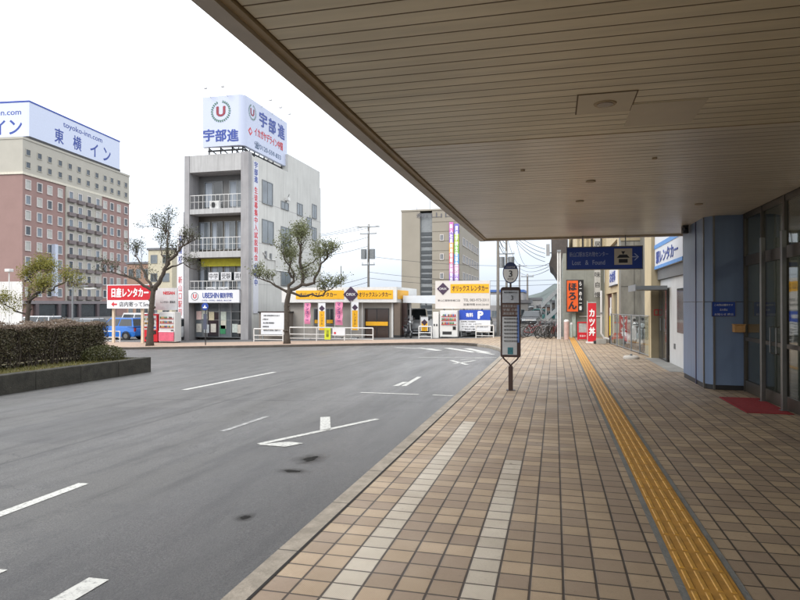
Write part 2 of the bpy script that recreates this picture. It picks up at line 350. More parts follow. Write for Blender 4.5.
def text(body, at, h, m, parent, face='-y', width=None, bold=.0, name='lettering', world=True, vertical=False, lead=1.05, ry=0):
    """lettering mesh centred at `at`, cap height about h, optionally squeezed to a width"""
    cu = bpy.data.curves.new('t', 'FONT'); cu.body = '\n'.join(body) if vertical else body
    cu.size = 1; cu.align_x = 'CENTER'; cu.align_y = 'CENTER'; cu.extrude = .012; cu.space_line = lead; cu.resolution_u = 3
    to = bpy.data.objects.new('t', cu); COL.objects.link(to); bpy.context.view_layer.update()
    me = bpy.data.meshes.new_from_object(to.evaluated_get(bpy.context.evaluated_depsgraph_get()))
    bpy.data.objects.remove(to); bpy.data.curves.remove(cu)
    if not me.vertices: return None
    xs = [v.co.x for v in me.vertices]; ys = [v.co.y for v in me.vertices]
    cx, cy_ = (min(xs)+max(xs))/2, (min(ys)+max(ys))/2; sh = h/max(1e-6, max(ys)-min(ys)); sw = (width/(max(xs)-min(xs))) if width else sh
    M = Matrix.Rotation(FACE[face], 4, 'Z') @ Matrix.Rotation(R(90), 4, 'X')
    a = Vector(at)
    if world and parent is not None:
        p = parent
        while p is not None: a = a-Vector(p.location); p = p.parent
    if bold:
        base = [v.co.copy() for v in me.vertices]; fs = [tuple(p.vertices) for p in me.polygons]; n0 = len(base); vs = []; ff = []
        for q, (ox, oy) in enumerate(((0, 0), (1, 0), (-1, 0), (0, 1), (0, -1), (.7, .7), (-.7, -.7))):
            vs += [(p.x+ox*bold, p.y+oy*bold*.7, p.z+q*.003) for p in base]; ff += [tuple(n0*q+j for j in f) for f in fs]
        me = bpy.data.meshes.new(name); me.from_pydata(vs, [], ff)
    for v in me.vertices: v.co = M @ Vector(((v.co.x-cx)*sw, (v.co.y-cy_)*sh, v.co.z*.3))+a
    me.materials.clear(); me.materials.append(m); me.name = name
    for p in me.polygons: p.material_index = 0
    o = bpy.data.objects.new(name, me); COL.objects.link(o)
    if parent is not None: o.parent = parent
    return o
random.seed(7)

# ================================================================== GROUND
xs = [-900, -23.86, -1.86, 900]; ys = [-60, -10, 60, 2500]
b = MB()
for i in range(3):
    for j in range(3):
        b.quad(*[(x, y, rz(x, y)) for x, y in ((xs[i], ys[j]), (xs[i+1], ys[j]), (xs[i+1], ys[j+1]), (xs[i], ys[j+1]))], ASPH)
tag(b.build('road'), kind='structure')
# station pavement of square tiles
KX = -1.69
b = MB()
b.quad((KX, -10, gz(KX, -10)), (14, -10, gz(0, -10)), (14, 36.6, gz(0, 36.6)), (KX, 36.6, gz(KX, 36.6)), TILE)
curve = [(-1.86, 22.4), (-1.98, 24), (-2.3, 25.9), (-2.85, 27.6), (-3.6, 29.1), (-4.5, 30.2), (-5.6, 30.85), (-7, 31.05), (-9, 31.0), (-12.2, 30.75), (-16.2, 30.45), (-19.2, 30.3), (-23.86, 30.1), (-34, 29.9), (-70, 29.6)]
inner = []
for i, p in enumerate(curve):
    a = Vector(curve[max(i-1, 0)]); c = Vector(curve[min(i+1, len(curve)-1)]); t = (c-a).normalized(); inner.append((p[0]+t.y*.17, p[1]-t.x*.17))
def strip(b, P, Q, m, dz=0):
    for i in range(len(P)-1):
        b.quad(*[(x, y, gz(x, y)+dz) for x, y in (P[i], Q[i], Q[i+1], P[i+1])][::-1], m)
far = [(KX, 36.6)]*3+[(-2.3, 36.6), (-3.2, 36.6), (-4.3, 35.2), (-5.6, 34.9), (-7, 34.9), (-9, 34.9), (-12.2, 34.9), (-16.2, 34.9), (-19.2, 34.9), (-23.86, 34.9), (-34, 34.9), (-70, 34.9)]
far[0] = (KX, 22.4); far[1] = (KX, 24.5); far[2] = (KX, 30)
PAVE2 = mat('brown_block_paving', (168, 146, 128), .8, vary=.28, scale=7, bump=.3, bscale=22)
k = 6
strip(b, inner[:k+1], far[:k+1], TILE)
# fill the corner left between the main sheet and the curve
b.quad((KX, 30, gz(KX, 30)), (KX, 36.6, gz(KX, 36.6)), (-2.3, 36.6, gz(-2.3, 36.6)), (-2.3, 36.59, gz(-2.3, 36.6)), TILE)
b.add([(KX, 30, gz(KX, 30)+.0), (KX, 36.6, gz(KX, 36.6)), (-2.3, 36.6, gz(-2.3, 36.6))], [(0, 1, 2)], TILE)
tag(b.build('station_pavement'), kind='structure')
b = MB(); strip(b, inner[k:], far[k:], PAVE2); tag(b.build('far_pavement'), kind='structure')
b = MB()
yl = [36.6, 60, 400]; xl = [-120, -23.86, -1.86, 40]
LOT = mat('old_asphalt', (98, 98, 98), .85, vary=.25, scale=1.2, bump=.3, bscale=60)
for i in range(3):
    for j in range(2):
        b.quad(*[(x, y, gz(x, y)-.006) for x, y in ((xl[i], yl[j]), (xl[i+1], yl[j]), (xl[i+1], yl[j+1]), (xl[i], yl[j+1]))], LOT)
for x0, x1 in ((-70, -23.86), (-23.86, -4.3)):
    b.quad(*[(x, y, gz(x, y)-.006) for x, y in ((x0, 34.85), (x1, 34.85), (x1, 36.6), (x0, 36.6))], LOT)
b.quad(*[(x, y, gz(x, y)-.009) for x, y in ((-4.3, 34.6), (-1.86, 34.6), (-1.86, 36.7), (-4.3, 36.7))], LOT)
tag(b.build('back_lots'), kind='structure')
# kerbs
def kerb_mat():
    m, n, bs = nodes('kerb_stone')
    t = n.nodes.new('ShaderNodeTexCoord'); o = t.outputs['Object']; s = n.nodes.new('ShaderNodeSeparateXYZ'); n.links.new(o, s.inputs[0])
    c = mixc(n, maprange(n, noise(n, o, 9, 6, .7), .3, .7), lin((132, 124, 112)), lin((170, 160, 146)))
    c = mixc(n, mth(n, 'MULTIPLY', maprange(n, noise(n, o, 1.5, 5, .7), .5, .7), .5), c, lin((106, 100, 88)))
    fy = mth(n, 'FRACT', mth(n, 'DIVIDE', mth(n, 'ADD', s.outputs[1], .33), 1.05)); j = maprange(n, mth(n, 'ABSOLUTE', mth(n, 'SUBTRACT', fy, .5)), .492, .496)
    c = mixc(n, mth(n, 'MULTIPLY', j, .8), c, lin((50, 48, 45)))
    n.links.new(c, bs.inputs['Base Color']); bs.inputs['Roughness'].default_value = .85
    u = n.nodes.new('ShaderNodeBump'); u.inputs['Strength'].default_value = .5; u.inputs['Distance'].default_value = .01
    n.links.new(mth(n, 'SUBTRACT', noise(n, o, 50, 4), j), u.inputs['Height']); n.links.new(u.outputs[0], bs.inputs['Normal'])
    return m
KM = kerb_mat(); KDARK = mat('kerb_painted_shade', (78, 72, 66), .9, vary=.35, scale=3)  # far kerb stretch: shade on its face painted in as a darker stone colour
b = MB()
out = [(-1.86, -10)]+curve; inn = [(KX, -10)]+inner
cc = .012
for i in range(len(out)-1):
    (ax, ay), (bx, by) = out[i], out[i+1]; (cx_, cy_), (dx, dy) = inn[i], inn[i+1]
    ex, ey = ax+(cx_-ax)*.09, ay+(cy_-ay)*.09; fx, fy = bx+(dx-bx)*.09, by+(dy-by)*.09
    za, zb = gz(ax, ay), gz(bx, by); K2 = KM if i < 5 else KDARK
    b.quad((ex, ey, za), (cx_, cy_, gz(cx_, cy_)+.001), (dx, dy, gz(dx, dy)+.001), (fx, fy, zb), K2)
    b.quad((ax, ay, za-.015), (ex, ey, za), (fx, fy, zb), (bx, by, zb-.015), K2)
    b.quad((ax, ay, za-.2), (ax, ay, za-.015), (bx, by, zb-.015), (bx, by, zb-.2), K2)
tag(b.build('kerb'), kind='structure')
# concrete gutter along the kerb
# ---- markings
def sheet(b, pts, m, dz=.004, level=rz):
    b.add([(x, y, level(x, y)+dz) for x, y in pts], [tuple(range(len(pts)))], m)
def bar(b, x0, y0, x1, y1, w):
    a = Vector((x0, y0)); c = Vector((x1, y1)); t = (c-a).normalized(); q = Vector((t.y, -t.x))*w/2
    sheet(b, [tuple(a-q), tuple(a+q), tuple(c+q), tuple(c-q)], PAINT)
b = MB()
bar(b, -4.86, 2.2, -4.84, 5.45, .13); 
bar(b, -8.62, 12.9, -8.28, 17.1, .16); bar(b, -2.97, 2.2, -2.95, 3.46, .16); bar(b, -3.8, 2.2, -3.78, 3.46, .16)
# bent arrow: stem, long edge and barb
bar(b, -3.74, 9.62, -3.3, 8.5, .16)
bar(b, -3.86, 7.5, -2.8, 9.52, .11)
sheet(b, [(-3.86, 7.45), (-3.42, 7.38), (-3.27, 7.62), (-3.5, 7.68), (-3.62, 7.62)], PAINT, .006)
bar(b, -3.62, 13.8, -3.58, 14.65, .14); bar(b, -3.42, 13.8, -3.48, 15.8, .12)
bar(b, -4.1, 12.66, -2.75, 12.42, .09); bar(b, -2.45, 12.36, -2.0, 12.26, .09)
bar(b, -3.5, 21.0, -2.7, 19.3, .14); bar(b, -3.2, 19.7, -2.65, 20.9, .14); bar(b, -3.2, 21.2, -2.5, 22.0, .1)
bar(b, -6.3, 28.4, -4.9, 26.3, .3); bar(b, -4.9, 28.1, -3.2, 25.0, .3); bar(b, -3.9, 27.6, -2.6, 24.6, .3)
bar(b, -7.6, 28.9, -5.4, 27.6, .25); bar(b, -5.0, 22.5, -2.05, 22.2, .1); bar(b, -3.3, 25.4, -2.3, 23.7, .16)
tag(b.build('road_markings'), kind='structure')
PAINT_OK = PAINT; PAINT = mat('faded_road_paint', (150, 150, 148), .7, vary=.5, scale=9, c2=(84, 84, 84)); b = MB(); bar(b, -4.86, 8.25, -4.78, 9.6, .1); tag(b.build('faded_road_marking'), kind='structure')
b = MB(); b.quad((KX-.012, -10, gz(KX, -10)+.0035), (KX+.01, -10, gz(KX, -10)+.0035), (KX+.01, 22.4, gz(KX, 22.4)+.0035), (KX-.012, 22.4, gz(KX, 22.4)+.0035), mat('dark_joint_gap', (34, 30, 27), .9)); tag(b.build('pavement_joint'), kind='structure')
# tactile strip
def tact_mat():
    m, n, bs = nodes('tactile_yellow')
    t = n.nodes.new('ShaderNodeTexCoord'); o = t.outputs['Object']
    g = noise(n, o, 30, 6, .7); s = n.nodes.new('ShaderNodeSeparateXYZ'); n.links.new(o, s.inputs[0])
    bi = mth(n, 'FLOOR', mth(n, 'DIVIDE', s.outputs[1], .3)); wn = n.nodes.new('ShaderNodeTexWhiteNoise'); wn.noise_dimensions = '1D'; n.links.new(bi, wn.inputs['W'])
    c = mixc(n, maprange(n, g, .35, .7), lin((214, 160, 62)), lin((176, 130, 56)))
    c = mixc(n, mth(n, 'MULTIPLY', wn.outputs[0], .25), c, lin((170, 128, 70)))
    c = mixc(n, mth(n, 'MULTIPLY', maprange(n, noise(n, o, 3, 5, .7), .52, .7), .45), c, lin((130, 100, 62)))
    j = maprange(n, mth(n, 'ABSOLUTE', mth(n, 'SUBTRACT', mth(n, 'FRACT', mth(n, 'DIVIDE', s.outputs[1], .3)), .5)), .485, .49)
    c = mixc(n, mth(n, 'MULTIPLY', j, .8), c, lin((70, 56, 40)))
    n.links.new(c, bs.inputs['Base Color']); bs.inputs['Roughness'].default_value = .6
    return m
TACT = tact_mat(); GROUT = mat('grey_grout', (122, 122, 118), .9, vary=.2, scale=10, bump=.3)
b = MB(); x0, x1 = .745, 1.045
b.quad((x0-.045, -10, gz(0, -10)+.004), (x1+.045, -10, gz(0, -10)+.004), (x1+.045, 36.6, gz(0, 36.6)+.004), (x0-.045, 36.6, gz(0, 36.6)+.004), GROUT)
b.quad((x0, -10, gz(0, -10)+.008), (x1, -10, gz(0, -10)+.008), (x1, 36.6, gz(0, 36.6)+.008), (x0, 36.6, gz(0, 36.6)+.008), mat('worn_tactile_base', (186, 136, 58), .7, vary=.3, scale=9))
for i in range(0, 118):
    for q in range(4):
        cx_ = x0+.0375+.075*q; ya = .9+i*.3+.014; yb = ya+.272; z = gz(0, ya)+.008
        if q < 4:
            h = .0055; w1, w2 = .0165, .011
            vs = []
            for (yy, ww, zz) in ((ya, w1, 0), (ya+.008, w2, h), (yb-.008, w2, h), (yb, w1, 0)):
                pass
            dz = -.0065*(yb-ya)
            V = [(cx_-w1, ya, z), (cx_+w1, ya, z), (cx_+w1, yb, z+dz), (cx_-w1, yb, z+dz), (cx_-w2, ya+.01, z+h), (cx_+w2, ya+.01, z+h), (cx_+w2, yb-.01, z+dz+h), (cx_-w2, yb-.01, z+dz+h)]
            b.add(V, [(4, 5, 6, 7), (0, 1, 5, 4), (1, 2, 6, 5), (2, 3, 7, 6), (3, 0, 4, 7)], TACT)
tag(b.build('tactile_path'), kind='structure')
# hills
HILL = mat('hill_forest', (84, 94, 92), .95, vary=.35, scale=.03, bump=1, bscale=.2)
b = MB(); rr = random.Random(3); N = 60; base = []
prof = []
for i in range(N+1):
    x = -75+i*14; t = i/N; prof.append((x, 34+22*math.sin(min(1, t*3)*1.5)+5*math.sin(i*.5)+3*math.sin(i*1.3)+rr.random()*3))
rows = []
for q, (yy, kz) in enumerate(((560, 0), (600, .35), (650, .7), (720, 1.0), (900, .9))):
    rows.append([(x-10, yy+20*math.sin(i*.4), -2+kz*(h-20)*(.8 if i < 6 else 1)*min(1, (i+1)/7)) for i, (x, h) in enumerate(prof)])
for q in range(4):
    for i in range(N): b.quad(rows[q][i], rows[q][i+1], rows[q+1][i+1], rows[q+1][i], HILL)
tag(b.build('hills', smooth=True), kind='structure')

# ================================================================== STATION BUILDING, CANOPY
CZ = 3.46
SL1 = slat_mat('beige_aluminium_slats', (244, 236, 212), .42, .5); SL2 = slat_mat('grey_glossy_slats', (242, 236, 222), .32, .45)
TRIM = mat('brown_soffit_trim', (176, 158, 128), .5, vary=.12); FASC = mat('canopy_fascia', (196, 188, 178), .5, .1, vary=.1, scale=2, streak=.1)
cn = thing('station_canopy', 'wide flat canopy with slatted aluminium soffit over the tiled pavement', 'canopy', (0, 4, CZ))
JOINT = mat('dark_joint_strip', (112, 96, 74), .7, vary=.1)
def slats(y0, y1, m, name, lab=None):
    b = MB(); y = y0
    holes = []
    while y < y1-.01:
        e = min(y+.165, y1); b.box(-1.83, 3.66, y+.008, e-.008, CZ+.004, CZ+.022, m); y = e
    b.quad((-1.9, y0, CZ+.04), (3.66, y0, CZ+.04), (3.66, y1, CZ+.04), (-1.9, y1, CZ+.04), DARK)
    o = b.build(name, cn)
    if lab: o['label'] = lab
    b = MB(); y = y0
    while y < y1-.2: y += .165; b.box(-1.83, 3.66, y-.0085, y+.0085, CZ+.0055, CZ+.015, JOINT)
    tag(b.build('joint_strip', cn))
slats(-9.7, 6.8, SL1, 'soffit', 'warm beige slatted soffit nearest the camera'); slats(6.81, 17.0, SL2, 'soffit', 'greyer, shinier slatted soffit at the far half')
b = MB(); b.box(-2.03, -1.9, -9.7, 17.13, CZ-.05, CZ+.75, FASC); b.box(-2.03, 3.66, 17.0, 17.13, CZ-.045, CZ+.749, FASC); b.build('fascia', cn)
b = MB(); b.box(-1.9, -1.84, -9.7, 17.0, CZ-.02, CZ+.035, TRIM); b.box(-1.84, 3.66, 16.93, 17.0, CZ-.018, CZ+.034, TRIM); b.box(-1.84, 3.66, 6.795, 6.815, CZ+.0, CZ+.03, TRIM); b.build('trim', cn)
b = MB(); b.box(-2.0, 12, -9.7, 17.1, CZ+.76, CZ+.86, CONC_D); b.build('roof_deck', cn)
PANL = mat('grey_hatch_panel', (212, 204, 184), .45, vary=.05)
def ceil_xy(u, v): d = (CZ-EYE)*F_PX/(HOR-v); l = (u-400)/F_PX*d; return l*CY-d*SY, d*CY+l*SY
def panel(us, nm, lamp):
    pts = [ceil_xy(u, v) for u, v in us]; x0 = min(p[0] for p in pts); x1 = max(p[0] for p in pts); y0 = min(p[1] for p in pts); y1 = max(p[1] for p in pts)
    b = MB(); b.box(x0, x1, y0, y1, CZ-.004, CZ+.012, PANL); o = b.build(nm, cn)
    if lamp: b = MB(); b.box(x0-.012, x1+.012, y0-.012, y1+.012, CZ-.001, CZ+.0115, JOINT); b.build('edge_gap', o)
    if lamp:
        cx_, cy_ = (x0+x1)/2, (y0+y1)/2; b = MB(); b.tube([(cx_, cy_, CZ-.012), (cx_, cy_, CZ-.003)], [.095, .1], TRIM, 24); b.tube([(cx_, cy_, CZ-.016), (cx_, cy_, CZ-.010)], .07, mat('dull_lamp_glass', (120, 112, 98), .2), 24); b.build('downlight', o)
panel([(579, 95), (630, 110)], 'hatch_panel', True); panel([(633, 104), (692, 121)], 'blank_panel', False)
for u, v in ((591, 181), (580, 201), (699, 204), (655, 158), (523, 170)):
    x, y = ceil_xy(u, v); b = MB(); b.tube([(x, y, CZ-.012), (x, y, CZ+.009)], .07 if v > 180 else .03, TRIM, 16); b.build('downlight', cn)

b = MB(); x_, y_ = 2.9, 15.2; b.box(x_-.06, x_+.06, y_-.1, y_+.1, CZ-.18, CZ, DARK); b.tube([(x_, y_-.1, CZ-.08), (x_-.1, y_-.35, CZ-.12)], .035, DARK); b.build('security_camera', cn)
# pillar
PBLUE = mat('blue_grey_cladding', (118, 138, 168), .42, .0, vary=.08, scale=1.5, streak=.18)
pl = thing('clad_pillar', 'blue-grey panel-clad pillar holding up the canopy beside the glass doors', 'pillar', (3.35, 14.8, gz(3, 14.8)))
px0, px1, py0, py1 = 3.0, 3.72, 13.65, 15.95; zb = gz(3, 14)
def pil(z0, z1, m, g=0):
    b = MB(); b.prism([(px0-g, py0+.22-g), (px0+.16-g, py0-g), (px1, py0-g), (px1, py1+g), (px0-g, py1+g)], z0, z1, m); return b
pil(zb+.1, 1.70, PBLUE).build('lower_panel', pl, bevel=.004); pil(1.712, CZ+.02, PBLUE).build('upper_panel', pl, bevel=.004)
pil(zb-.05, zb+.1, DARK, -.01).build('plinth', pl); pil(1.69, 1.72, DARK, -.012).build('joint', pl)
b = MB(); b.box(px0-.015, px0+.0, 14.55, 14.6, zb, CZ, mat('purple_grey_strip', (66, 62, 96), .4)); b.box(px0+.13, px0+.165, py0-.012, py0+.03, zb, CZ, STEEL); b.box(px0-.012, px0+.03, py0+.2, py0+.24, zb, CZ, STEEL); b.box(px1-.03, px1+.01, py0-.014, py0-.001, zb, CZ, STEEL); b.build('edge_strip', pl)
def pp(u, v): return AX(u, py0), AZ(u, v, py0)
s_ = thing('notice_plate', 'small blue notice plate with white lettering fixed to the blue pillar', 'sign', (3.3, py0-.02, 1.5))
b = MB(); (a, c), (d, e) = pp(712, 316), pp(735, 302); b.box(a-.012, d+.012, py0-.012, py0-.001, c-.012, e+.012, STEEL); b.build('frame', s_); b = MB(); b.box(a, d, py0-.018, py0-.013, c, e, NAVY); b.build('plate', s_)
for i, tx in enumerate(('この先は構内です', '立入禁止', 'お知らせ 終日')): text(tx, ((a+d)/2, py0-.021, e-.06-.095*i), .045, INKW, s_, width=(d-a)*(.8 if i != 1 else .35))
bx = thing('wooden_box', 'small pale wooden box fixed to the right edge of the blue pillar', 'box', (3.65, py0-.08, 1.2))
(a, c), (d, e) = pp(732, 332), pp(742, 325); b = MB(); b.box(a, d+.02, py0-.16, py0-.002, c, e, WOOD); b.build('case', bx, bevel=.01); b = MB(); b.box(a-.008, d+.028, py0-.168, py0+-.003, e+.001, e+.02, WOOD); b.build('lid', bx)

# glazed front
st = thing('station_building', 'station building with bronze-framed glass doors under the canopy', 'station', (6, 4, 0))
FX = 3.7
b = MB()
posts = [AY(u, FX) for u in (744, 752, 768, 790)]
ys_ = [-9.6, -7.6, -5.6, -3.6, -1.6, .4, 2.4, 4.4, 6.4, 8.3, 9.9, 11.35, 12.5, 13.55]
for y in ys_: b = MB(); b.box(FX-.03, FX+.06, y-.035, y+.035, gz(0, y), CZ, BRONZE); b.build('mullion', st)
b = MB(); b.box(FX-.02, FX+.05, -9.6, 13.6, 2.42, 2.62, BRONZE); b.box(FX-.018, FX+.048, -9.6, 13.6, CZ-.1, CZ+.01, BRONZE); b.box(FX-.02, FX+.05, -9.6, 13.6, -.08, .14, BRONZE); b.build('transom', st)
b = MB(); b.box(FX-.026, FX+.052, 8.33, 13.5, .93, 1.0, BRONZE); b.box(FX-.024, FX+.05, 6, 8.27, 1.0, 1.06, WPANEL); b.build('push_rail', st)
b = MB(); b.box(FX+.004, FX+.012, -9.6, 13.6, .05, CZ, GLASS); b.build('glazing', st)
b = MB(); b.box(FX-.033, FX-.01, 8.9, 9.75, 2.36, 2.56, WPANEL); b.box(FX-.033, FX-.01, 8.9, 9.75, .99, 1.07, WPANEL); b.build('sticker_band', st)
WALLI = mat('interior_wall', (150, 152, 148), .8, vary=.1); FLI = mat('interior_floor', (118, 118, 114), .35, vary=.1)
b = MB(); b.box(9, 9.2, -9.6, 13.8, -.3, CZ, WALLI); b.box(FX+.1, 9, 13.7, 13.9, -.3, CZ, WALLI); b.box(FX+.1, 9, -9.8, -9.6, -.3, CZ, WALLI); b.build('interior_wall', st)
b = MB(); b.box(FX+.07, 9, -9.6, 13.7, CZ-.05, CZ+.02, WALLI); b.build('interior_ceiling', st)
b = MB(); b.quad((FX+.06, -9.6, gz(0, -9.6)+.004), (9, -9.6, gz(0, -9.6)+.004), (9, 13.7, gz(0, 13.7)+.004), (FX+.06, 13.7, gz(0, 13.7)+.004), FLI); b.build('interior_floor', st)
b = MB(); b.box(FX, 12, 13.95, 17.1, -.2, CZ+.7, mat('grey_render', (142, 140, 136), .8)); b.build('wall', st)
LITE = mat('lit_and_fill_tube', (250, 236, 214), .5, vary=0, emit=6)  # one lit tube belongs here; the further ones are added to brighten the interior
for y in (12.2, 9.3, 6.5, 3.5):
    b = MB(); b.box(5.3, 5.6, y-.6, y+.6, CZ-.12, CZ-.052, LITE); b.build('ceiling_and_fill_light', st)
cab = thing('ticket_machine', 'pale ticket machine cabinet standing inside the glass doors', 'machine', (6.4, 8.6, 0))
b = MB(); b.box(6.2, 6.9, 7.6, 9.4, -.05, 1.35, WHITE); b.build('cabinet', cab, bevel=.02); b = MB(); b.box(6.18, 6.199, 7.8, 9.2, .75, 1.2, DGLASS); b.build('screen', cab)
for i, (u0, y) in enumerate(((762, AY(762.5, FX-.12)), (783, AY(783.5, FX-.12)))):
    po = thing('steel_post', ('steel guide post in front of the doors, the one farther from the camera', 'steel guide post in front of the doors, the one nearest the camera')[i], 'post', (FX-.12, y, gz(0, y)), group='steel posts at the glass doors')
    b = MB(); b.box(-.035, .035, -.04, .04, 0, 2.92, STEEL); b.build('shaft', po, world=False, bevel=.006); b = MB(); b.box(-.055, .055, -.06, .06, 0, .02, STEEL); b.build('foot', po, world=False)
b = MB()
for y in (11.55, 11.85): b.tube([(FX-.03, y, .8), (FX-.08, y, .82), (FX-.08, y, 1.25), (FX-.03, y, 1.27)], .012, STEEL)
b.build('door_handle', st)
MAT_R = mat('red_carpet_mat', (150, 34, 40), .95, vary=.2, scale=20, bump=.6, bscale=160)
b = MB(); ya, yb = 10.75, 12.45; z = gz(0, 11.5); b.box(2.95, 3.62, ya, yb, z-.0, z+.014, MAT_R); tag(b.build('door_mat', bevel=.004), 'red carpet mat on the tiles in front of the glass doors', 'mat')
# hanging sign
hs = thing('hanging_sign', 'long navy sign reading Lost & Found hanging from the far edge of the canopy', 'sign', (2.5, 16.5, 3.1))
HY = 16.85; x0, x1 = AX(567, HY), AX(642, HY); z0, z1 = AZ(600, 269, HY), AZ(600, 247.3, HY)
b = MB(); b.box(x0, x1, HY-.06, HY+.06, z0, z1, NAVY); b.build('panel', hs, bevel=.006)
b = MB()
for (p, q, r, s) in ((x0-.015, x1+.015, z1-.0, z1+.02), (x0-.015, x1+.015, z0-.02, z0), (x0-.018, x0, z0-.015, z1+.015), (x1, x1+.018, z0-.015, z1+.015)): b.box(p, q, HY-.07, HY+.07, r, s, STEEL)
b.build('frame', hs)
b = MB(); b.cyl((x0+.4, HY, z1), (x0+.4, HY, CZ), .014, STEEL); b.build('hanger', hs); b = MB(); b.cyl((x1-.4, HY, z1), (x1-.4, HY, CZ), .014, STEEL); b.build('hanger', hs)
LG = mat('pale_blue_lettering', (176, 192, 226), .5, vary=0); wdt = x1-x0; fy = HY-.062
text('新山口駅お忘れ物センター', (x0+wdt*.295, fy, z0+(z1-z0)*.68), .13, LG, hs, width=wdt*.52)
for tx, c, ww in (('Lost', .13, .115), ('&', .27, .045), ('Found', .43, .165)): text(tx, (x0+wdt*c, fy, z0+(z1-z0)*.3), .12, LG, hs, width=wdt*ww)
sx0 = x0+wdt*.635; b = MB(); b.box(sx0, sx0+.44, fy-.004, fy, z0+.1, z0+.52, mat('pictogram_cream', (206, 200, 184), .5)); b.build('pictogram_plate', hs)
b = MB(); cxp, czp = sx0+.22, z0+.3; fy2 = fy-.008
b.prismY([(cxp-.16, czp-.02), (cxp+.16, czp-.02), (cxp+.1, czp+.05), (cxp-.1, czp+.05)], fy2, fy2+.003, INK); b.box(cxp-.11, cxp+.11, fy2, fy2+.003, czp-.15, czp-.05, INK)
b.prismY([(cxp-.05, czp+.15), (cxp, czp+.06), (cxp+.05, czp+.15)], fy2, fy2+.003, INK); b.box(cxp-.1, cxp+.1, fy2-.001, fy2+.002, czp+.05, czp+.062, INK); b.build('pictogram', hs)
b = MB(); ax_ = x1-.5; b.box(ax_, ax_+.36, fy-.003, fy, z0+.29, z0+.315, LG)
b.prismY([(ax_+.3, z0+.39), (ax_+.33, z0+.39), (ax_+.42, z0+.3), (ax_+.33, z0+.21), (ax_+.3, z0+.21), (ax_+.38, z0+.3)], fy-.004, fy, LG); b.build('arrow', hs)

# ================================================================== BUS STOP SIGN
bs = thing('bus_stop_sign', 'brown bus stop sign with white oval number 3 standing on the tiled pavement', 'sign', (-.87, 12.5, gz(-.87, 12.5)), R(3))
def L_(u): return (u-510.2)/49.4
def Z_(v): return (390-v)/49.4
POST = BROWNP
b = MB(); b.box(-.045, .045, -.03, .03, 0, Z_(366), POST); b.box(-.09, .09, -.09, .09, 0, .012, POST)
b.tube([(0, 0, Z_(366)-.03), (-.02, 0, Z_(364)), (-.13, 0, Z_(359)), (-.16, 0, Z_(356.5))], .018, POST); b.tube([(0, 0, Z_(366)-.03), (.02, 0, Z_(364)), (.13, 0, Z_(359)), (.16, 0, Z_(356.5))], .018, POST)
b.build('post', bs, world=False, bevel=.006)
h0, h1, hw = Z_(357), Z_(287), .2
b = MB(); rc = .06
pts = [(-hw+rc-rc*math.cos(a), h1-rc+rc*math.sin(a)) for a in [i*math.pi/2/5 for i in range(6)]][::1]
outl = [(-hw, h0+.02), (-hw+.02, h0), (hw-.02, h0), (hw, h0+.02)]+[(hw-rc+rc*math.cos(a), h1-rc+rc*math.sin(a)) for a in [i*math.pi/10 for i in range(6)]]+[(-hw+rc-rc*math.sin(a), h1-rc+rc*math.cos(a)) for a in [i*math.pi/10 for i in range(6)]]
b.prismY(outl, -.03, .03, POST); b.build('board', bs, world=False, bevel=.004)
PAPER = mat('timetable_paper', (176, 179, 182), .5, vary=.08, scale=9); BRN2 = mat('brown_header', (96, 74, 66), .5)
b = MB(); b.box(-.165, .165, -.036, -.031, h1-.32, h1-.07, mat('grey_route_map', (178, 184, 192), .45, vary=.15, scale=14)); b.build('route_map', bs, world=False)
b = MB(); b.box(-.165, .165, -.036, -.031, h1-.58, h1-.34, BRN2); b.build('header_panel', bs, world=False)
b = MB(); b.box(-.165, .125, -.036, -.031, h0+.05, h1-.6, PAPER); b.build('timetable', bs, world=False)
b = MB(); b.box(.13, .17, -.038, -.031, h0+.3, h1-.36, mat('blue_strip_label', (92, 120, 178), .5, vary=.15, scale=30)); b.build('side_label', bs, world=False)
text('3', (.03, -.038, h1-.22), .09, INK, bs, world=False)
text('新山口駅前のりば', (0, -.038, h1-.11), .035, INK, bs, world=False, width=.26)
for i in range(3): text(('防長交通 山口', '宇部 小郡', '湯田温泉 萩')[i], (0, -.038, h1-.385-.075*i), .05, PAPER, bs, world=False, width=.3)
for i in range(7):
    for j in range(6): text(('7 05 35', '8 10 42', '9 18 50', '12 20', '6 40 55', '15 25 45')[(i*5+j*3) % 6], (-.11+.045*j*1.05, -.038, h1-.64-.075*i), .035, INK, bs, world=False, width=.036)
b = MB(); b.box(-.06, .05, -.0375, -.036, h0+.06, h0+.2, mat('teal_picture', (50, 110, 120), .5, vary=.5, scale=30)); b.build('picture', bs, world=False)
oc, orx, orz = Z_(272.8), .155, .215
def oval(k, n=40, z0=None): return [(orx*k*math.cos(2*math.pi*i/n), oc+orz*k*math.sin(2*math.pi*i/n)) for i in range(n)]
b = MB(); b.prismY(oval(1), -.02, .02, mat('navy_rim', (44, 58, 98), .4)); b.cyl((0, 0, h1-.01), (0, 0, oc-orz+.02), .02, POST); b.build('oval_head', bs, world=False)
b = MB(); cut = oc+.075
pts = [(x, min(z, cut)) for x, z in oval(.9)]; b.prismY(pts, -.026, -.021, mat('bright_white_face', (244, 244, 242), .4, vary=.02)); b.build('oval_face', bs, world=False)
text('3', (0, -.028, oc-.02), .13, INK, bs, world=False, bold=.01); text('のりば', (0, -.028, oc-.125), .035, INK, bs, world=False, width=.12); text('バスのりば', (0, -.023, oc+.115), .035, INKW, bs, world=False, width=.18)

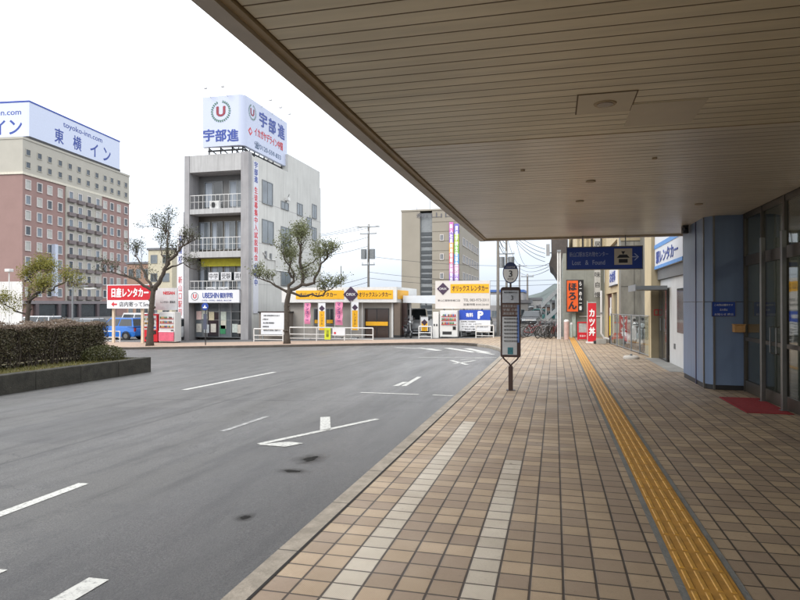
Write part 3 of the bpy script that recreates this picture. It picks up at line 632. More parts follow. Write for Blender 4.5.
# ================================================================== PLANTER, HEDGE
STONE = mat('mossy_dark_stone', (56, 54, 47), .9, vary=.5, scale=4, bump=.6, bscale=30, streak=.3)
HX, HY1 = -12.75, 17.3                     # planter right face, far end
planter = thing('planter', 'long low dark stone planter with soil and dry grass in the middle of the forecourt', 'planter', (-14.5, 8, rz(-13, 10)))
zt = rz(-13, 17)+.5
b = MB()
for y0 in [-4+i*1.52 for i in range(14)]: b.box(HX-.28, HX+.008*math.sin(y0*3), y0, y0+1.512, rz(-13, y0)-.1, rz(-13, y0)+.48, STONE)
for x0 in [HX-.3-i*1.32 for i in range(5)]: b.box(x0-1.3, x0, HY1-.3, HY1-.02, rz(-13, 17)-.2, rz(-13, 17)+.47, STONE)
b.box(-19.5, -19.2, -4, HY1-.31, -.9, rz(-13, 17)+.47, STONE)
b.build('stone_edge', planter, bevel=.02)
SOIL = mat('dry_soil', (112, 100, 74), .95, vary=.35, scale=6, bump=1, bscale=40, c2=(84, 84, 52))
b = MB(); b.quad((-19.3, -4, rz(-13, -4)+.42), (HX-.2, -4, rz(-13, -4)+.42), (HX-.2, HY1-.2, rz(-13, 17)+.42), (-19.3, HY1-.2, rz(-13, 17)+.42), SOIL); b.build('soil', planter)
def leaves(b, c, rad, n, size, m, rng, flat=.7, shell=.3):
    for _ in range(n):
        while True:
            v = Vector((rng.uniform(-1, 1), rng.uniform(-1, 1), rng.uniform(-1, 1)))
            if shell < v.length < 1: break
        p = Vector(c)+Vector((v.x*rad[0], v.y*rad[1], v.z*rad[2]))
        leaf(b, p, size*rng.uniform(.6, 1.3), m, rng)
def leaf(b, p, s, m, rng):
    a = Vector((rng.gauss(0, 1), rng.gauss(0, 1), rng.gauss(0, 1))).normalized(); q = a.orthogonal().normalized()
    q = Matrix.Rotation(rng.random()*6.28, 3, a) @ q; r = a.cross(q)
    b.add([p-q*s*.5, p+r*s*.28, p+q*s*.5, p-r*s*.28], [(0, 1, 2, 3)], m)
GRASS = leaf_mat('dry_grass', (128, 116, 66), (86, 96, 48))
rng = random.Random(5); b = MB()
for _ in range(9000):
    x = rng.uniform(-15.2, HX-.3); y = rng.uniform(3, HY1-.3); z = rz(-13, y)+.42; h = rng.uniform(.03, .11); a = rng.random()*6.28; dx, dy = .012*math.cos(a), .012*math.sin(a)
    b.add([(x-dx, y-dy, z), (x+dx, y+dy, z), (x+rng.uniform(-.04, .04), y+rng.uniform(-.04, .04), z+h)], [(0, 1, 2)], GRASS)
tag(b.build('grass'), 'short dry grass on the stone planter under the hedge', 'grass', kind='stuff')
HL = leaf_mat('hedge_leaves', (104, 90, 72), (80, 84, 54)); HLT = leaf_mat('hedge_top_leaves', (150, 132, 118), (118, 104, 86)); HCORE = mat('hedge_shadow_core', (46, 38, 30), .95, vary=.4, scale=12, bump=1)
hd = thing('hedge', 'long clipped reddish brown hedge growing on the dark stone planter', 'hedge', (-15, 10, rz(-13, 10)+.4))
def hz(y): return rz(-13, y)+.42
b = MB(); rng = random.Random(11)
x0, x1 = -15.6, -14.15; y0, y1 = 2.0, 17.05; HH = 1.2
def hnoise(y, x): return .06*math.sin(y*2.1)+.05*math.sin(y*5.3+x*3)+.03*math.sin(y*11)
for _ in range(52000):
    y = y0+(y1-y0)*rng.random()**.8; face = rng.random()
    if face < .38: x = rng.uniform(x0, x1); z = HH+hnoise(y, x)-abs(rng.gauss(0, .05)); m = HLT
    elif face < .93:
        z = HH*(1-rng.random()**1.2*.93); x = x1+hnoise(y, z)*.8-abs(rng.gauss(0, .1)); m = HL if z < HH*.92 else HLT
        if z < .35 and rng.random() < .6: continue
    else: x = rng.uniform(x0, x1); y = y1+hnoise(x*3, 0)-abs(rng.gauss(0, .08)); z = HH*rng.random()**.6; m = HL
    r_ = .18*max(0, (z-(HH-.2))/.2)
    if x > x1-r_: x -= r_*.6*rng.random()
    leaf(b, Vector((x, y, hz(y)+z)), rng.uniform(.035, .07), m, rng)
for _ in range(260):
    y = rng.uniform(y0, y1); x = rng.uniform(x0, x1); z = hz(y)+HH+hnoise(y, x); dx, dy = rng.uniform(-.05, .05), rng.uniform(-.05, .05); h = rng.uniform(.05, .16); b.tube([(x, y, z-.05), (x+dx, y+dy, z+h)], [.006, .003], BARK, 3, False)
    for q in range(3): leaf(b, Vector((x+dx*q/2, y+dy*q/2, z+h*q/2)), .05, HLT, rng)
b.build('foliage', hd)
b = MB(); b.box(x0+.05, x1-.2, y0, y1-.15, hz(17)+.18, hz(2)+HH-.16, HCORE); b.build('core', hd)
b = MB()
for _ in range(420):
    y = rng.uniform(y0, y1-.05); x = x1-.08-abs(rng.gauss(0, .12)); z = hz(y); t = rng.uniform(.5, 1.05)
    b.tube([(x, y, z), (x+rng.uniform(-.1, .1), y+rng.uniform(-.12, .12), z+t*.5), (x+rng.uniform(-.12, .14), y+rng.uniform(-.2, .2), z+t)], [.014, .01, .005], BARK, 4, False)
b.build('stems', hd)
GB = leaf_mat('low_bush_leaves', (88, 84, 48), (66, 74, 38))
lb = thing('low_bush', 'small rounded green bush at the right end of the brown hedge', 'bush', (-13.85, 16.6, hz(16.6)))
b = MB(); leaves(b, (-13.85, 16.4, hz(16.4)+.16), (.62, .75, .34), 5200, .055, GB, rng, shell=.55); b.build('foliage', lb)
b = MB()
for i in range(14): a = i*.45; b.tube([(-13.85, 16.4, hz(16.4)), (-13.85+.45*math.cos(a), 16.4+.5*math.sin(a), hz(16.4)+.3)], [.014, .006], BARK, 4)
b.build('stems', lb)

# ================================================================== TREES
def tree(name, label, cat, base, limbs, trunk, leafm, nclump, lsize, group, seed, nl=26, twig=1.0, crownr=.22):
    rng = random.Random(seed)
    t = thing(name, label, cat, base, group=group)
    b = MB(); lv = MB()
    def wob(pts, k):
        o = [Vector(pts[0])]
        for i in range(len(pts)-1):
            a, c = Vector(pts[i]), Vector(pts[i+1]); n = 3
            for j in range(1, n+1):
                p = a.lerp(c, j/n); 
                if j < n: p += Vector((rng.uniform(-k, k), rng.uniform(-k, k), rng.uniform(-k, k)))
                o.append(p)
        return o
    def branch(p, d, ln, r, depth):
        pts = [p]; q = p.copy(); dd = d.copy(); n = 4
        if depth == 0 and ln < .45: ln *= 1.25
        for i in range(n):
            dd = (dd+Vector((rng.uniform(-.6, .6), rng.uniform(-.45, .45), rng.uniform(-.2, .5)))).normalized(); q = q+dd*ln/n; pts.append(q.copy())
        b.tube(pts, [r*(1-.17*i) for i in range(n+1)], BARK, 5, False)
        if depth == 0:
            for c in pts[2:]:
                for _ in range(int(nl*rng.uniform(.5, 1))):
                    v = Vector((rng.gauss(0, 1), rng.gauss(0, 1), rng.gauss(0, .8)))*crownr*.5
                    leaf(lv, c+v, lsize*rng.uniform(.7, 1.3), leafm, rng)
        else:
            for i in range(3+2*depth):
                k = rng.randint(1, n); nd = (dd+Vector((rng.uniform(-1, 1), rng.uniform(-1, 1), rng.uniform(-.2, .9)))).normalized(); branch(pts[k], nd, ln*rng.uniform(.45, .7), r*.55, depth-1)
    tp = wob(trunk[0], .03); n = len(tp); b.tube(tp, [trunk[1]*(1.35 if i == 0 else (1-.35*i/n)*rng.uniform(.94, 1.08)) for i in range(n)], BARK, 12)
    for i in range(5):
        p = tp[rng.randrange(1, n)]; a = rng.random()*6.28; q = Vector((math.cos(a), math.sin(a), .2)); b.tube([p, p+q*trunk[1]*1.05, p+q*trunk[1]*1.25], [trunk[1]*.5, trunk[1]*.38, trunk[1]*.2], BARK, 8)
    for pts, r0 in limbs:
        r0 *= .85
        wp = wob(pts, .09); n = len(wp); b.tube(wp, [r0*(1-.72*i/(n-1))*rng.uniform(.86, 1.16) for i in range(n)], BARK, 8, False)
        for i in range(2, n):
            if rng.random() < nclump*(.45+.55*i/n):
                d = (wp[i]-wp[i-1]).normalized(); branch(wp[i], (d+Vector((rng.uniform(-1, 1), rng.uniform(-1, 1), rng.uniform(0, 1)))).normalized(), .75*twig, r0*.22, 1)
        branch(wp[-1], (wp[-1]-wp[-2]).normalized(), .6*twig, r0*.25, 1)
        for k in range(3): branch(wp[-1-k], Vector((rng.uniform(-1, 1), rng.uniform(-1, 1), rng.uniform(.1, 1))).normalized(), .55*twig, r0*.22, 1)
    b.build('trunk', t, smooth=True); lv.build('crown', t)
    return t
def pts_(Y, L, dy):   # limb joints at plane Y with the limb leaning towards / away by dy
    n = len(L); return [(AX(u, Y), Y+dy*i/max(1, n-1), AZ(u, v, Y)) for i, (u, v) in enumerate(L)]
LV1 = leaf_mat('sparse_olive_leaves', (88, 92, 66), (66, 72, 48)); LV2 = leaf_mat('grey_green_leaves', (128, 132, 92), (88, 96, 62)); LV3 = leaf_mat('ochre_green_needles', (150, 140, 56), (110, 116, 50))
Y1 = 31.6; x, z = AX(150, Y1), gz(-23, Y1)
tree('street_tree', 'gnarled pruned street tree with sparse dark leaves before the red and white rental sign', 'tree', (x, Y1, z), [
    (pts_(Y1, [(153, 291), (143.5, 282), (130, 275.5), (119.5, 273)], -1.2), .12),
    (pts_(Y1, [(152, 288), (144, 276), (136, 263), (129, 256), (126, 250)], .9), .11),
    (pts_(Y1, [(155, 289), (160, 283), (166, 270), (171, 261), (180, 255), (185, 248), (194, 243.5)], -.5), .17),
    (pts_(Y1, [(157, 286), (164.5, 268), (165, 245), (165, 232), (158.5, 229), (149, 226)], .6), .11),
    (pts_(Y1, [(165, 234), (169, 228), (173, 222)], -.5), .07), (pts_(Y1, [(164, 258), (155, 248), (152, 238)], 1.0), .06),
    (pts_(Y1, [(166, 270), (176, 262), (181, 268)], 1.4), .07)],
    ([(x, Y1, z-.1), (AX(150.5, Y1), Y1, AZ(150.5, 328, Y1)), (AX(151.5, Y1), Y1, AZ(151.5, 308, Y1)), (AX(154, Y1), Y1, AZ(154, 287, Y1))], .2), LV1, 1.0, .09, 'pruned street trees along the far pavement', 21, nl=5.2, twig=.95, crownr=.26)
Y2 = 31.8; x, z = AX(287, Y2), gz(-14, Y2)
tree('street_tree', 'gnarled pruned street tree with grey-green leaves left of the rental car office', 'tree', (x, Y2, z), [
    (pts_(Y2, [(288, 292), (278, 286), (265, 279)], -.6), .11),
    (pts_(Y2, [(289, 290), (291, 278), (285, 265), (282.5, 256)], 1.0), .11),
    (pts_(Y2, [(289, 290), (302, 284), (301, 269), (300, 248), (297, 242), (299, 237)], .2), .13),
    (pts_(Y2, [(300, 248), (305, 241), (307.5, 238)], -.8), .06),
    (pts_(Y2, [(302, 284), (315, 283), (321.5, 269), (330, 258), (334.5, 254)], -.5), .11),
    (pts_(Y2, [(290, 292), (304, 296), (319, 295), (328, 287)], .9), .09),
    (pts_(Y2, [(301, 268), (309, 262), (312, 252)], 1.2), .06), (pts_(Y2, [(292, 278), (290, 262), (293, 250)], -1.2), .06)],
    ([(x, Y2, z-.1), (AX(286.8, Y2), Y2, AZ(286, 325, Y2)), (AX(286.5, Y2), Y2, AZ(286, 306, Y2)), (AX(289.5, Y2), Y2, AZ(289, 289, Y2))], .175), LV2, 1.0, .1, 'pruned street trees along the far pavement', 33, nl=9.5, twig=.85, crownr=.28)
Y3 = 20.5; x = AX(27, Y3); z = hz(17)
tree('pine_tree', 'small ochre-green tree with a leaning trunk rising behind the brown hedge', 'tree', (x, Y3, rz(x, Y3)), [
    (pts_(Y3, [(29, 303), (38, 297), (48, 291), (55, 289)], -.5), .07), (pts_(Y3, [(28, 305), (27, 294), (24, 281), (22, 274)], .4), .07),
    (pts_(Y3, [(28, 314), (18, 311), (13, 306), (11, 303)], -.4), .05), (pts_(Y3, [(29, 300), (38, 286), (40, 276), (36, 268)], .5), .06), (pts_(Y3, [(48, 291), (56, 284), (62, 282)], .5), .05), (pts_(Y3, [(24, 281), (30, 272), (33, 267)], .4), .05)],
    ([(x, Y3, rz(x, Y3)-.1), (AX(27, Y3), Y3, AZ(27, 325, Y3)), (AX(29, Y3), Y3, AZ(29, 302, Y3))], .11), LV3, .75, .06, None, 41, nl=16, twig=.5, crownr=.3)

# ================================================================== building window helper
def xwin(b, fm, gm, X, y0, y1, z0, z1, fr=.06, side=1, mull=1, depth=.05):
    """framed window lying on a wall x = X that faces +x (side 1) or -x (side -1)"""
    def bx(a, c, e, f, d0, d1, m): b.box(min(X+side*d0, X+side*d1), max(X+side*d0, X+side*d1), a, c, e, f, m)
    bx(y0, y1, z0, z1, .001, .02, gm)
    bx(y0-fr, y1+fr, z1, z1+fr, .002, depth, fm); bx(y0-fr, y1+fr, z0-fr, z0, .002, depth+.03, fm); bx(y0-fr, y0, z0, z1, .002, depth, fm); bx(y1, y1+fr, z0, z1, .002, depth, fm)
    for i in range(mull): ym = y0+(y1-y0)*(i+1)/(mull+1); bx(ym-.02, ym+.02, z0, z1, .021, depth-.01, fm)
def ywin(b, fm, gm, Y, x0, x1, z0, z1, fr=.06, mull=1, depth=.05):
    b.box(x0, x1, Y-.02, Y-.001, z0, z1, gm)
    b.box(x0-fr, x1+fr, Y-depth, Y-.002, z1, z1+fr, fm); b.box(x0-fr, x1+fr, Y-depth-.03, Y-.002, z0-fr, z0, fm); b.box(x0-fr, x0, Y-depth, Y-.002, z0, z1, fm); b.box(x1, x1+fr, Y-depth, Y-.002, z0, z1, fm)
    for i in range(mull): xm = x0+(x1-x0)*(i+1)/(mull+1); b.box(xm-.02, xm+.02, Y-depth+.01, Y-.021, z0, z1, fm)
OPG = mat('pale_reflecting_pane', (104, 112, 118), .12, vary=.3, scale=.8, spec=.9); OPD = mat('dark_reflecting_pane', (52, 58, 62), .1, vary=.3, scale=.8, spec=.9)
CURT = mat('grey_curtain', (150, 158, 168), .8, vary=.2, scale=2, stretch=(9, 9, .3))

# ================================================================== NARROW OFFICE BLOCK WITH ROOFTOP BILLBOARD
bz = gz(-22, 38)
ob = thing('office_block', 'narrow grey and white office block with balconies, five storeys, billboard on its roof', 'building', (-23, 44, bz))
WW = mat('white_render_wall', (198, 198, 194), .8, vary=.08, scale=.7, streak=.2); GC = mat('grey_render_frame', (156, 155, 157), .8, vary=.14, scale=1, streak=.3); PAR = mat('pale_balcony_front', (178, 178, 178), .8, vary=.1, scale=1, streak=.45)
XL, XR, YF, YB = -25.45, -20.45, 38.1, 51.5; RT = 12.2
b = MB(); b.box(XL, XR-.02, YF+1.25, YB, bz-.3, RT-.1, WW); b.box(XR-.6, XR, YF+.5, YB, bz-.3, RT-.2, WW); b.build('wall', ob)
b = MB(); b.box(XR-.58, XR+.01, YF, YF+.48, bz-.3, RT, GC); b.box(XL, XL+.38, YF, YF+1.24, bz-.3, RT-.05, GC); b.build('pier', ob)
b = MB(); b.box(-22.6, XR-.05, 44.6, YB-.1, RT-.2, 13.55, WW); b.build('stair_tower', ob)
# panel joints of the side wall, drawn as shallow grooves by thin strips
b = MB()
for y in (40.9, 43.6, 46.3, 49.0): b.box(XR-.001, XR+.004, y, y+.02, bz, RT-.2, GC)
for z in (9.0, 6.0, 3.05): b.box(XR-.001, XR+.005, YF+.5, YB, z, z+.03, GC)
b.build('wall_joint', ob)
levels = [(10.95, 12.15), (8.0, 8.35), (4.93, 5.35), (1.95, 2.3)]
X0, X1 = XL+.38, XR-.58
for i, (za, zb_) in enumerate(levels):
    b = MB(); b.box(X0+.001, X1-.001, YF+.05, YF+.2 if i == 0 else YF+1.24, za, zb_, PAR); b.build('balcony_slab' if i else 'parapet', ob)
b = MB(); b.box(X0, X1, YF+.2, YF+1.3, 10.9, 10.95, GC); b.build('balcony_ceiling', ob)
for i, (zb_, zt_) in enumerate(((8.35, 10.9), (5.35, 8.0), (2.3, 4.93))):
    f = MB(); yb = YF+1.24
    f.box(X0, X1, yb-.02, yb, zb_, zt_, (mat('grey_back_wall', (112, 112, 112), .8, vary=.1), BRONZE, BRONZE)[i]); f.build('back_wall', ob)
    n = 2 if i == 0 else 4
    for k_ in range(n):
        w_ = (X1-X0)/n; wb = MB(); a = X0+w_*k_+.1; c = X0+w_*(k_+1)-.1
        if i == 0: a, c = (X0+.5, X0+1.9) if k_ == 0 else (X0+2.5, X0+3.7)
        ywin(wb, GALV, (OPG if (k_+i) % 2 else OPD), yb-.02, a, c, zb_+.25, zt_-.45, .04, 1)
        o = wb.build('window', ob); cb = MB(); cb.box(a+.05, a+(c-a)*.42, yb-.044, yb-.041, zb_+.3, zt_-.5, CURT); cb.build('curtain', o)
    rb = MB()
    for k_ in range(13): x_ = X0+.02+(X1-X0-.04)*k_/12; rb.box(x_-.012, x_+.012, YF+.1, YF+.124, zb_, zb_+.95, WHITE)
    rb.box(X0, X1, YF+.09, YF+.135, zb_+.95, zb_+.99, WHITE); rb.box(X0, X1, YF+.1, YF+.125, zb_+.5, zb_+.52, WHITE); rb.build('railing', ob)
b = MB(); b.box(X0+1.4, X0+2.15, YF+.35, YF+.65, 8.36, 8.95, WHITE); o = b.build('air_conditioner', ob); b = MB(); b.torus((X0+1.7, YF+.34, 8.65), .2, .015, GALV); b.cyl((X0+1.7, YF+.345, 8.65), (X0+1.7, YF+.33, 8.65), .17, DARK, 20); b.build('fan_grille', o)
YG = mat('yellow_green_banner', (196, 190, 50), .6, vary=.2, scale=3)
b = MB(); b.box(X0+.35, X1-.05, YF+.95, YF+.97, 4.35, 4.9, YG); b.build('banner_strip', ob)
for row, zz, xs_ in ((0, 3.65, (.95, 1.95, 3.0)), (1, 2.6, (.75, 1.75))):
    for j, xx in enumerate(xs_):
        w_ = .82 if j < 2 else 1.15; b = MB(); b.box(X0+xx, X0+xx+w_, YF+.96, YF+.98, zz-.28, zz+.28, WPANEL); o = b.build('window_poster', ob); text(('中学', '受験', '高校部', '個別', '指導')[row*3+j], (X0+xx+w_/2, YF+.955, zz), .4, INK, o, width=w_*.85)
# shop sign and front
b = MB(); sx0, sx1 = AX(189, YF-.1), AX(239.5, YF-.1); sz0, sz1 = AZ(214, 302.5, YF), AZ(214, 290, YF)
b.box(sx0, sx1, YF-.16, YF+.3, sz0, sz1, WPANEL); o = b.build('shop_sign', ob); b = MB(); b.box(sx0-.03, sx1+.03, YF-.165, YF+.2, sz0-.04, sz0, GALV); b.box(sx0-.03, sx1+.03, YF-.165, YF+.2, sz1, sz1+.04, GALV); b.build('frame', o)
zc = (sz0+sz1)/2
text('UBESHIN', (sx0+1.75, YF-.165, zc+.06), .36, INKB, o, width=1.25, bold=.03); text('個別学院', (sx0+2.95, YF-.165, zc+.06), .36, INKB, o, width=1.0, bold=.03); text('小学生・中学生・高校生  新山口校', (sx0+2.2, YF-.165, zc-.29), .1, INKB, o, width=2.3)
b = MB(); b.torus((sx0+.5, YF-.17, zc), .27, .02, mat('sign_grey_ring', (120, 120, 124), .5), n=28); b.build('emblem_ring', o); text('U', (sx0+.5, YF-.165, zc), .28, INKR, o, bold=.05)
SHOPG = mat('shop_interior', (92, 88, 84), .7, vary=.4, scale=1.2)
b = MB(); b.box(X0, X1, YF+1.1, YF+1.2, bz, 1.95, SHOPG); b.build('shop_back', ob)
yg = YF+.75
for i in range(4):
    a = X0+.1+i*.95; fr = MB(); ywin(fr, GALV, (OPG, OPD, OPG, OPD)[i], yg, a, a+.88, bz+.15, 1.75, .035, 0); fr.box(a, a+.88, yg-.045, yg-.021, .5, .54, GALV); fr.box(a, a+.88, yg-.045, yg-.021, 1.1, 1.14, GALV); fr.build('shop_window', ob)
rr = random.Random(2)
for i, (xx, zz, c) in enumerate(((.15, .55, (216, 190, 186)), (.6, .58, (200, 206, 196)), (1.15, .5, (206, 196, 168)), (2.1, .52, (190, 200, 190)), (.15, -.35, (208, 206, 196)), (.75, -.4, (196, 204, 208)), (1.3, -.35, (214, 210, 200)), (2.05, -.45, (60, 140, 96)), (2.1, -.1, (206, 206, 190)), (3.0, -.35, (196, 206, 200)), (3.4, -.4, (206, 200, 190)))):
    b = MB(); b.box(X0+xx, X0+xx+.42, yg-.052, yg-.046, zz, zz+.6, mat('poster_%d' % i, c, .5, vary=.2, scale=6)); b.build('window_poster', ob)
b = MB(); b.box(X1-.5, X1-.02, yg-.02, yg, bz, 1.7, DARK); b.build('door', ob)
# vertical banner on the side wall
BNW = mat('banner_white', (206, 208, 216), .6, vary=.05)
b = MB(); b.box(XR+.002, XR+.04, 38.75, 39.5, 1.0, 11.7, BNW); bn = b.build('wall_banner', ob)
text('宇部進', (XR+.042, 39.12, 10.95), 1.45, INKB, bn, '+x', width=.5, vertical=True, bold=.02)
text('生徒募集中入試説明会', (XR+.042, 39.12, 7.3), 5.2, INKR, bn, '+x', width=.5, vertical=True, bold=.02)
text('受付中', (XR+.042, 39.12, 3.7), 1.5, INKB, bn, '+x', width=.5, vertical=True, bold=.02)
for (u0, v0, u1, v1) in ((262, 182, 272, 204), (262, 221, 273, 243), (281, 228, 290, 248), (281, 202.5, 288, 209), (297, 204, 302, 215), (312, 205, 316, 218), (307, 218, 311, 228), (312, 228, 316, 240), (281, 272, 290, 285)):
    y0, y1 = AY(u0, XR), AY(u1, XR); z0, z1 = BZ((u0+u1)/2, v1, XR), BZ((u0+u1)/2, v0, XR); b = MB(); xwin(b, GALV, OPG, XR, y0, y1, z0, z1, .05, 1, 1); b.build('window', ob)
b = MB(); b.tube([(XR+.05, 40.2, 5.4), (XR+.05, 40.9, 4.95), (XR+.05, 42.2, 4.95), (XR+.05, 42.2, 4.2), (XR+.05, 46, 4.2)], .04, WHITE, 6); b.cyl((XR+.07, 40.6, 5.0), (XR+.07, 40.6, 5.5), .08, GALV); b.cyl((XR+.07, 41.4, 4.95), (XR+.07, 41.4, 5.4), .08, GALV); b.build('conduit', ob)
b = MB(); b.box(XR+.01, XR+.3, 43.9, 44.3, 9.75, 10.0, WHITE); b.tube([(XR+.02, 44.1, 9.6), (XR+.3, 44.1, 10.25)], .03, GALV); b.build('wall_lamp', ob)
b = MB(); b.tube([(XL+.3, YF+.12, RT+.25), (-24, YF+.12, RT+.25)], .02, WHITE); b.tube([(XL+.3, YF+.12, RT), (XL+.3, YF+.12, RT+.25)], .02, WHITE); b.tube([(-24.2, YF+.12, RT), (-24.2, YF+.12, RT+.25)], .02, WHITE); b.build('roof_rail', ob)
# billboard (two panels meeting at a rounded corner)
bbx0, bbx1, bby0, bby1, bbz0, bbz1 = -23.85, -20.7, 37.85, 44.9, 12.6, 16.1
bb = thing('rooftop_billboard', 'white wrap-round rooftop billboard with red U crest in green laurel on the office block', 'billboard', (-22, 41, 12.3))
BBW = mat('billboard_white', (190, 198, 220), .45, vary=.03, scale=.5)
cor = [(bbx1-.5+.5*math.sin(a), bby0+.5-.5*math.cos(a)) for a in [i*math.pi/2/6 for i in range(7)]]
b = MB(); b.prism([(bbx0, bby0)]+cor+[(bbx1, bby1), (bbx1-.25, bby1), (bbx1-.3, bby0+.6), (bbx0, bby0+.25)], bbz0, bbz1, BBW); b.build('panel', bb)
b = MB()
for x_ in (-23.6, -22.7, -21.8, -21.0): b.tube([(x_, 38.3, 12.1), (x_, 38.3, 12.65)], .05, DARK, 6); b.tube([(x_, 38.3, 12.6), (x_, 40, 12.3)], .04, DARK, 6)
b.box(bbx0+.2, bbx1-.2, 38.2, 38.3, 12.35, 12.45, DARK)
for y_ in (40, 41.5, 43, 44.5): b.tube([(-21.0, y_, 12.1), (-21.0, y_, 15.9)], .05, DARK, 6); b.tube([(-21.0, y_, 15.6), (-22.6, y_, 12.3)], .04, DARK, 6)
b.box(-21.1, -21.0, 38.6, 44.8, 12.4, 12.5, DARK); b.build('support_frame', bb)
def crest(cx_, cz_, r, face, P):
    """U in a laurel wreath; P maps (s, z, out) to a point"""
    b = MB(); n = 13
    for i in range(2*n):
        a = R(90)+(i/(2*n-1))*R(320)
        s_, z_ = cx_+r*math.cos(a+R(20)), cz_+r*math.sin(a+R(20))
        for q in (-1, 1):
            t = a+R(110)+q*.55; c = Vector(P(s_, z_, .03)); e = Vector(P(s_+.22*r*math.cos(t), z_+.22*r*math.sin(t), .03)); m_ = c.lerp(e, .5); sd_ = Vector(P(-math.sin(t)*.06*r, math.cos(t)*.06*r, 0))-Vector(P(0, 0, 0))
            b.add([c, m_+sd_, e, m_-sd_], [(0, 1, 2, 3)], INKG)
    b.build('laurel_wreath', bb)
PF = lambda s, z, o: (s, bby0-o, z)
PS = lambda s, z, o: (bbx1+o, s, z)
uf = lambda u: AX(u, bby0)
zf = lambda u, v: AZ(u, v, bby0)
crest(uf(220.5), zf(220, 111), .68, '-y', PF)
UM = mat('crest_maroon', (140, 44, 62), .5)
text('U', (uf(220.5), bby0-.01, zf(220, 111)), .66, UM, bb, width=.62, bold=.045)
for tx, u in (('宇', 208.5), ('部', 220.5), ('進', 232.5)): text(tx, (uf(u), bby0-.01, zf(u, 135)), .82, INKB, bb, width=.82, bold=.03)
ys1 = lambda u: AY(u, bbx1)
zs = lambda u, v: BZ(u, v, bbx1)
crest(ys1(252), zs(252, 112), .5, '+x', PS); text('U', (bbx1+.01, ys1(252), zs(252, 112)), .48, UM, bb, '+x', width=.5, bold=.04)
for tx, u, v in (('宇', 263, 120), ('部', 272, 126), ('進', 281, 131.5)): text(tx, (bbx1+.01, ys1(u), zs(u, v)), 1.05, INKB, bb, '+x', width=1.15, bold=.03)
text('イカガヤデライン中国', (bbx1+.01, ys1(269), zs(269, 139)), .62, INKR, bb, '+x', width=4.6, bold=.02); b = MB(); c0, z0 = ys1(250), zs(250, 131)
b.prismX([(c0-.3, z0), (c0, z0-.3), (c0+.3, z0), (c0, z0+.3)], bbx1+.005, bbx1+.012, INKR); b.prismX([(c0-.15, z0), (c0, z0-.15), (c0+.15, z0), (c0, z0+.15)], bbx1+.013, bbx1+.018, BBW); b.build('diamond_mark', bb)
text('☎0120-559-833', (bbx1+.01, ys1(268), zs(268, 151)), .5, mat('slate_lettering', (70, 96, 130), .5), bb, '+x', width=4.3)
for i, (x_, y_) in enumerate(((-23.2, bby0), (-21.9, bby0), (bbx1, 40.5), (bbx1, 42.2), (bbx1, 43.8))):
    b = MB(); dx, dy = (0, -.7) if i < 2 else (.7, 0); b.tube([(x_, y_, 16.0), (x_+dx, y_+dy, 16.5)], .012, GALV, 5); b.box(x_+dx-.1, x_+dx+.1, y_+dy-.1, y_+dy+.1, 16.42, 16.54, WHITE); b.build('spotlight', bb)

# ================================================================== HOTEL
ho = thing('hotel', 'large red-brown and beige hotel block with small square windows, far left', 'hotel', (-93.3, 90.0, gz(-90, 60)-.3), R(6.5))
HR = mat('red_brown_tile', (150, 122, 116), .8, vary=.08, scale=.4); HB = mat('beige_tile', (178, 174, 163), .8, vary=.06, scale=.4)
W_, D_ = 26, 33.5; zB = 26.5; zTop = 32.9
b = MB(); b.box(-W_, 0, 0, D_, -2, zB, HR); b.build('red_wall', ho, world=False)
b = MB(); b.box(-W_, 0, 0, D_, zB+.01, zTop, HB); b.box(-W_-.2, .2, -.2, D_+.2, zB, zB+.4, mat('cream_cornice', (212, 206, 190), .7)); b.box(-W_-.1, .1, -.1, D_+.1, zTop, zTop+.4, HB); b.build('beige_wall', ho, world=False)
b = MB(); b.box(.0, .25, 11.3, 22.8, 3.6, zB-.05, HB); b.build('bay_wall', ho, world=False)
b = MB(); b.box(-.2, .6, -.3, D_+.3, 3.0, 3.6, mat('grey_band', (128, 122, 124), .7)); b.build('ground_band', ho, world=False)
HG = mat('hotel_glass', (118, 128, 138), .25, vary=.2, scale=.2, spec=.6); HF = mat('hotel_window_frame', (206, 200, 196), .6)
ycol = [1.3, 4.2, 6.9, 9.8]+[12.7, 15.5, 18.4, 21.3]+[24.2, 26.7, 29.3, 32.1]; pit = 2.8
def hwin(x, y, z, small=False):
    b = MB(); w_, h_ = (.45, .55) if small else (.55, .75); xwin(b, HF, HG, x, y-w_, y+w_, z-h_, z+h_, .16, 1, 0, .1); return b
proto = None; cnt = 0; extra = MB()
for fl in range(10):
    zc_ = zB-1.7-pit*fl if fl < 8 else (zB+1.9+2.3*(fl-8)) 
    for ci, y in enumerate(ycol):
        bay = 4 <= ci < 8
        if fl >= 8:
            xwin(extra, HB, HG, 0, y-.5, y+.5, zc_-.5, zc_+.5, .12, 1, 0, .08); continue
        x_ = .25 if bay else 0
        if proto is None:
            proto = []
            for gm in (HG, mat('hotel_curtained_glass', (176, 176, 170), .3, vary=.15, scale=.8, stretch=(1, 6, .3)), mat('hotel_dark_glass', (72, 80, 88), .2, vary=.3, scale=.3)):
                HG = gm; proto.append(hwin(0, 0, 0).build('window', ho, world=False))
            hr = random.Random(9); pend = list(proto)
        q = hr.choice(proto)
        if q in pend: pend.remove(q); o = q
        else: o = q.copy(); COL.objects.link(o); o.parent = ho
        o.location = (x_, y, zc_)
        if bay:
            b = MB(); b.box(x_, x_+.5, y-1.05, y+1.05, zc_-1.35, zc_-.62, mat('dark_balcony', (118, 108, 108), .7)); b.build('balcony', ho, world=False)
tag(extra.build('window', ho, world=False), kind='stuff')
b = MB(); b.box(.01, .3, 3, 27, 0, 2.9, OPD); b.build('lobby_glazing', ho, world=False)
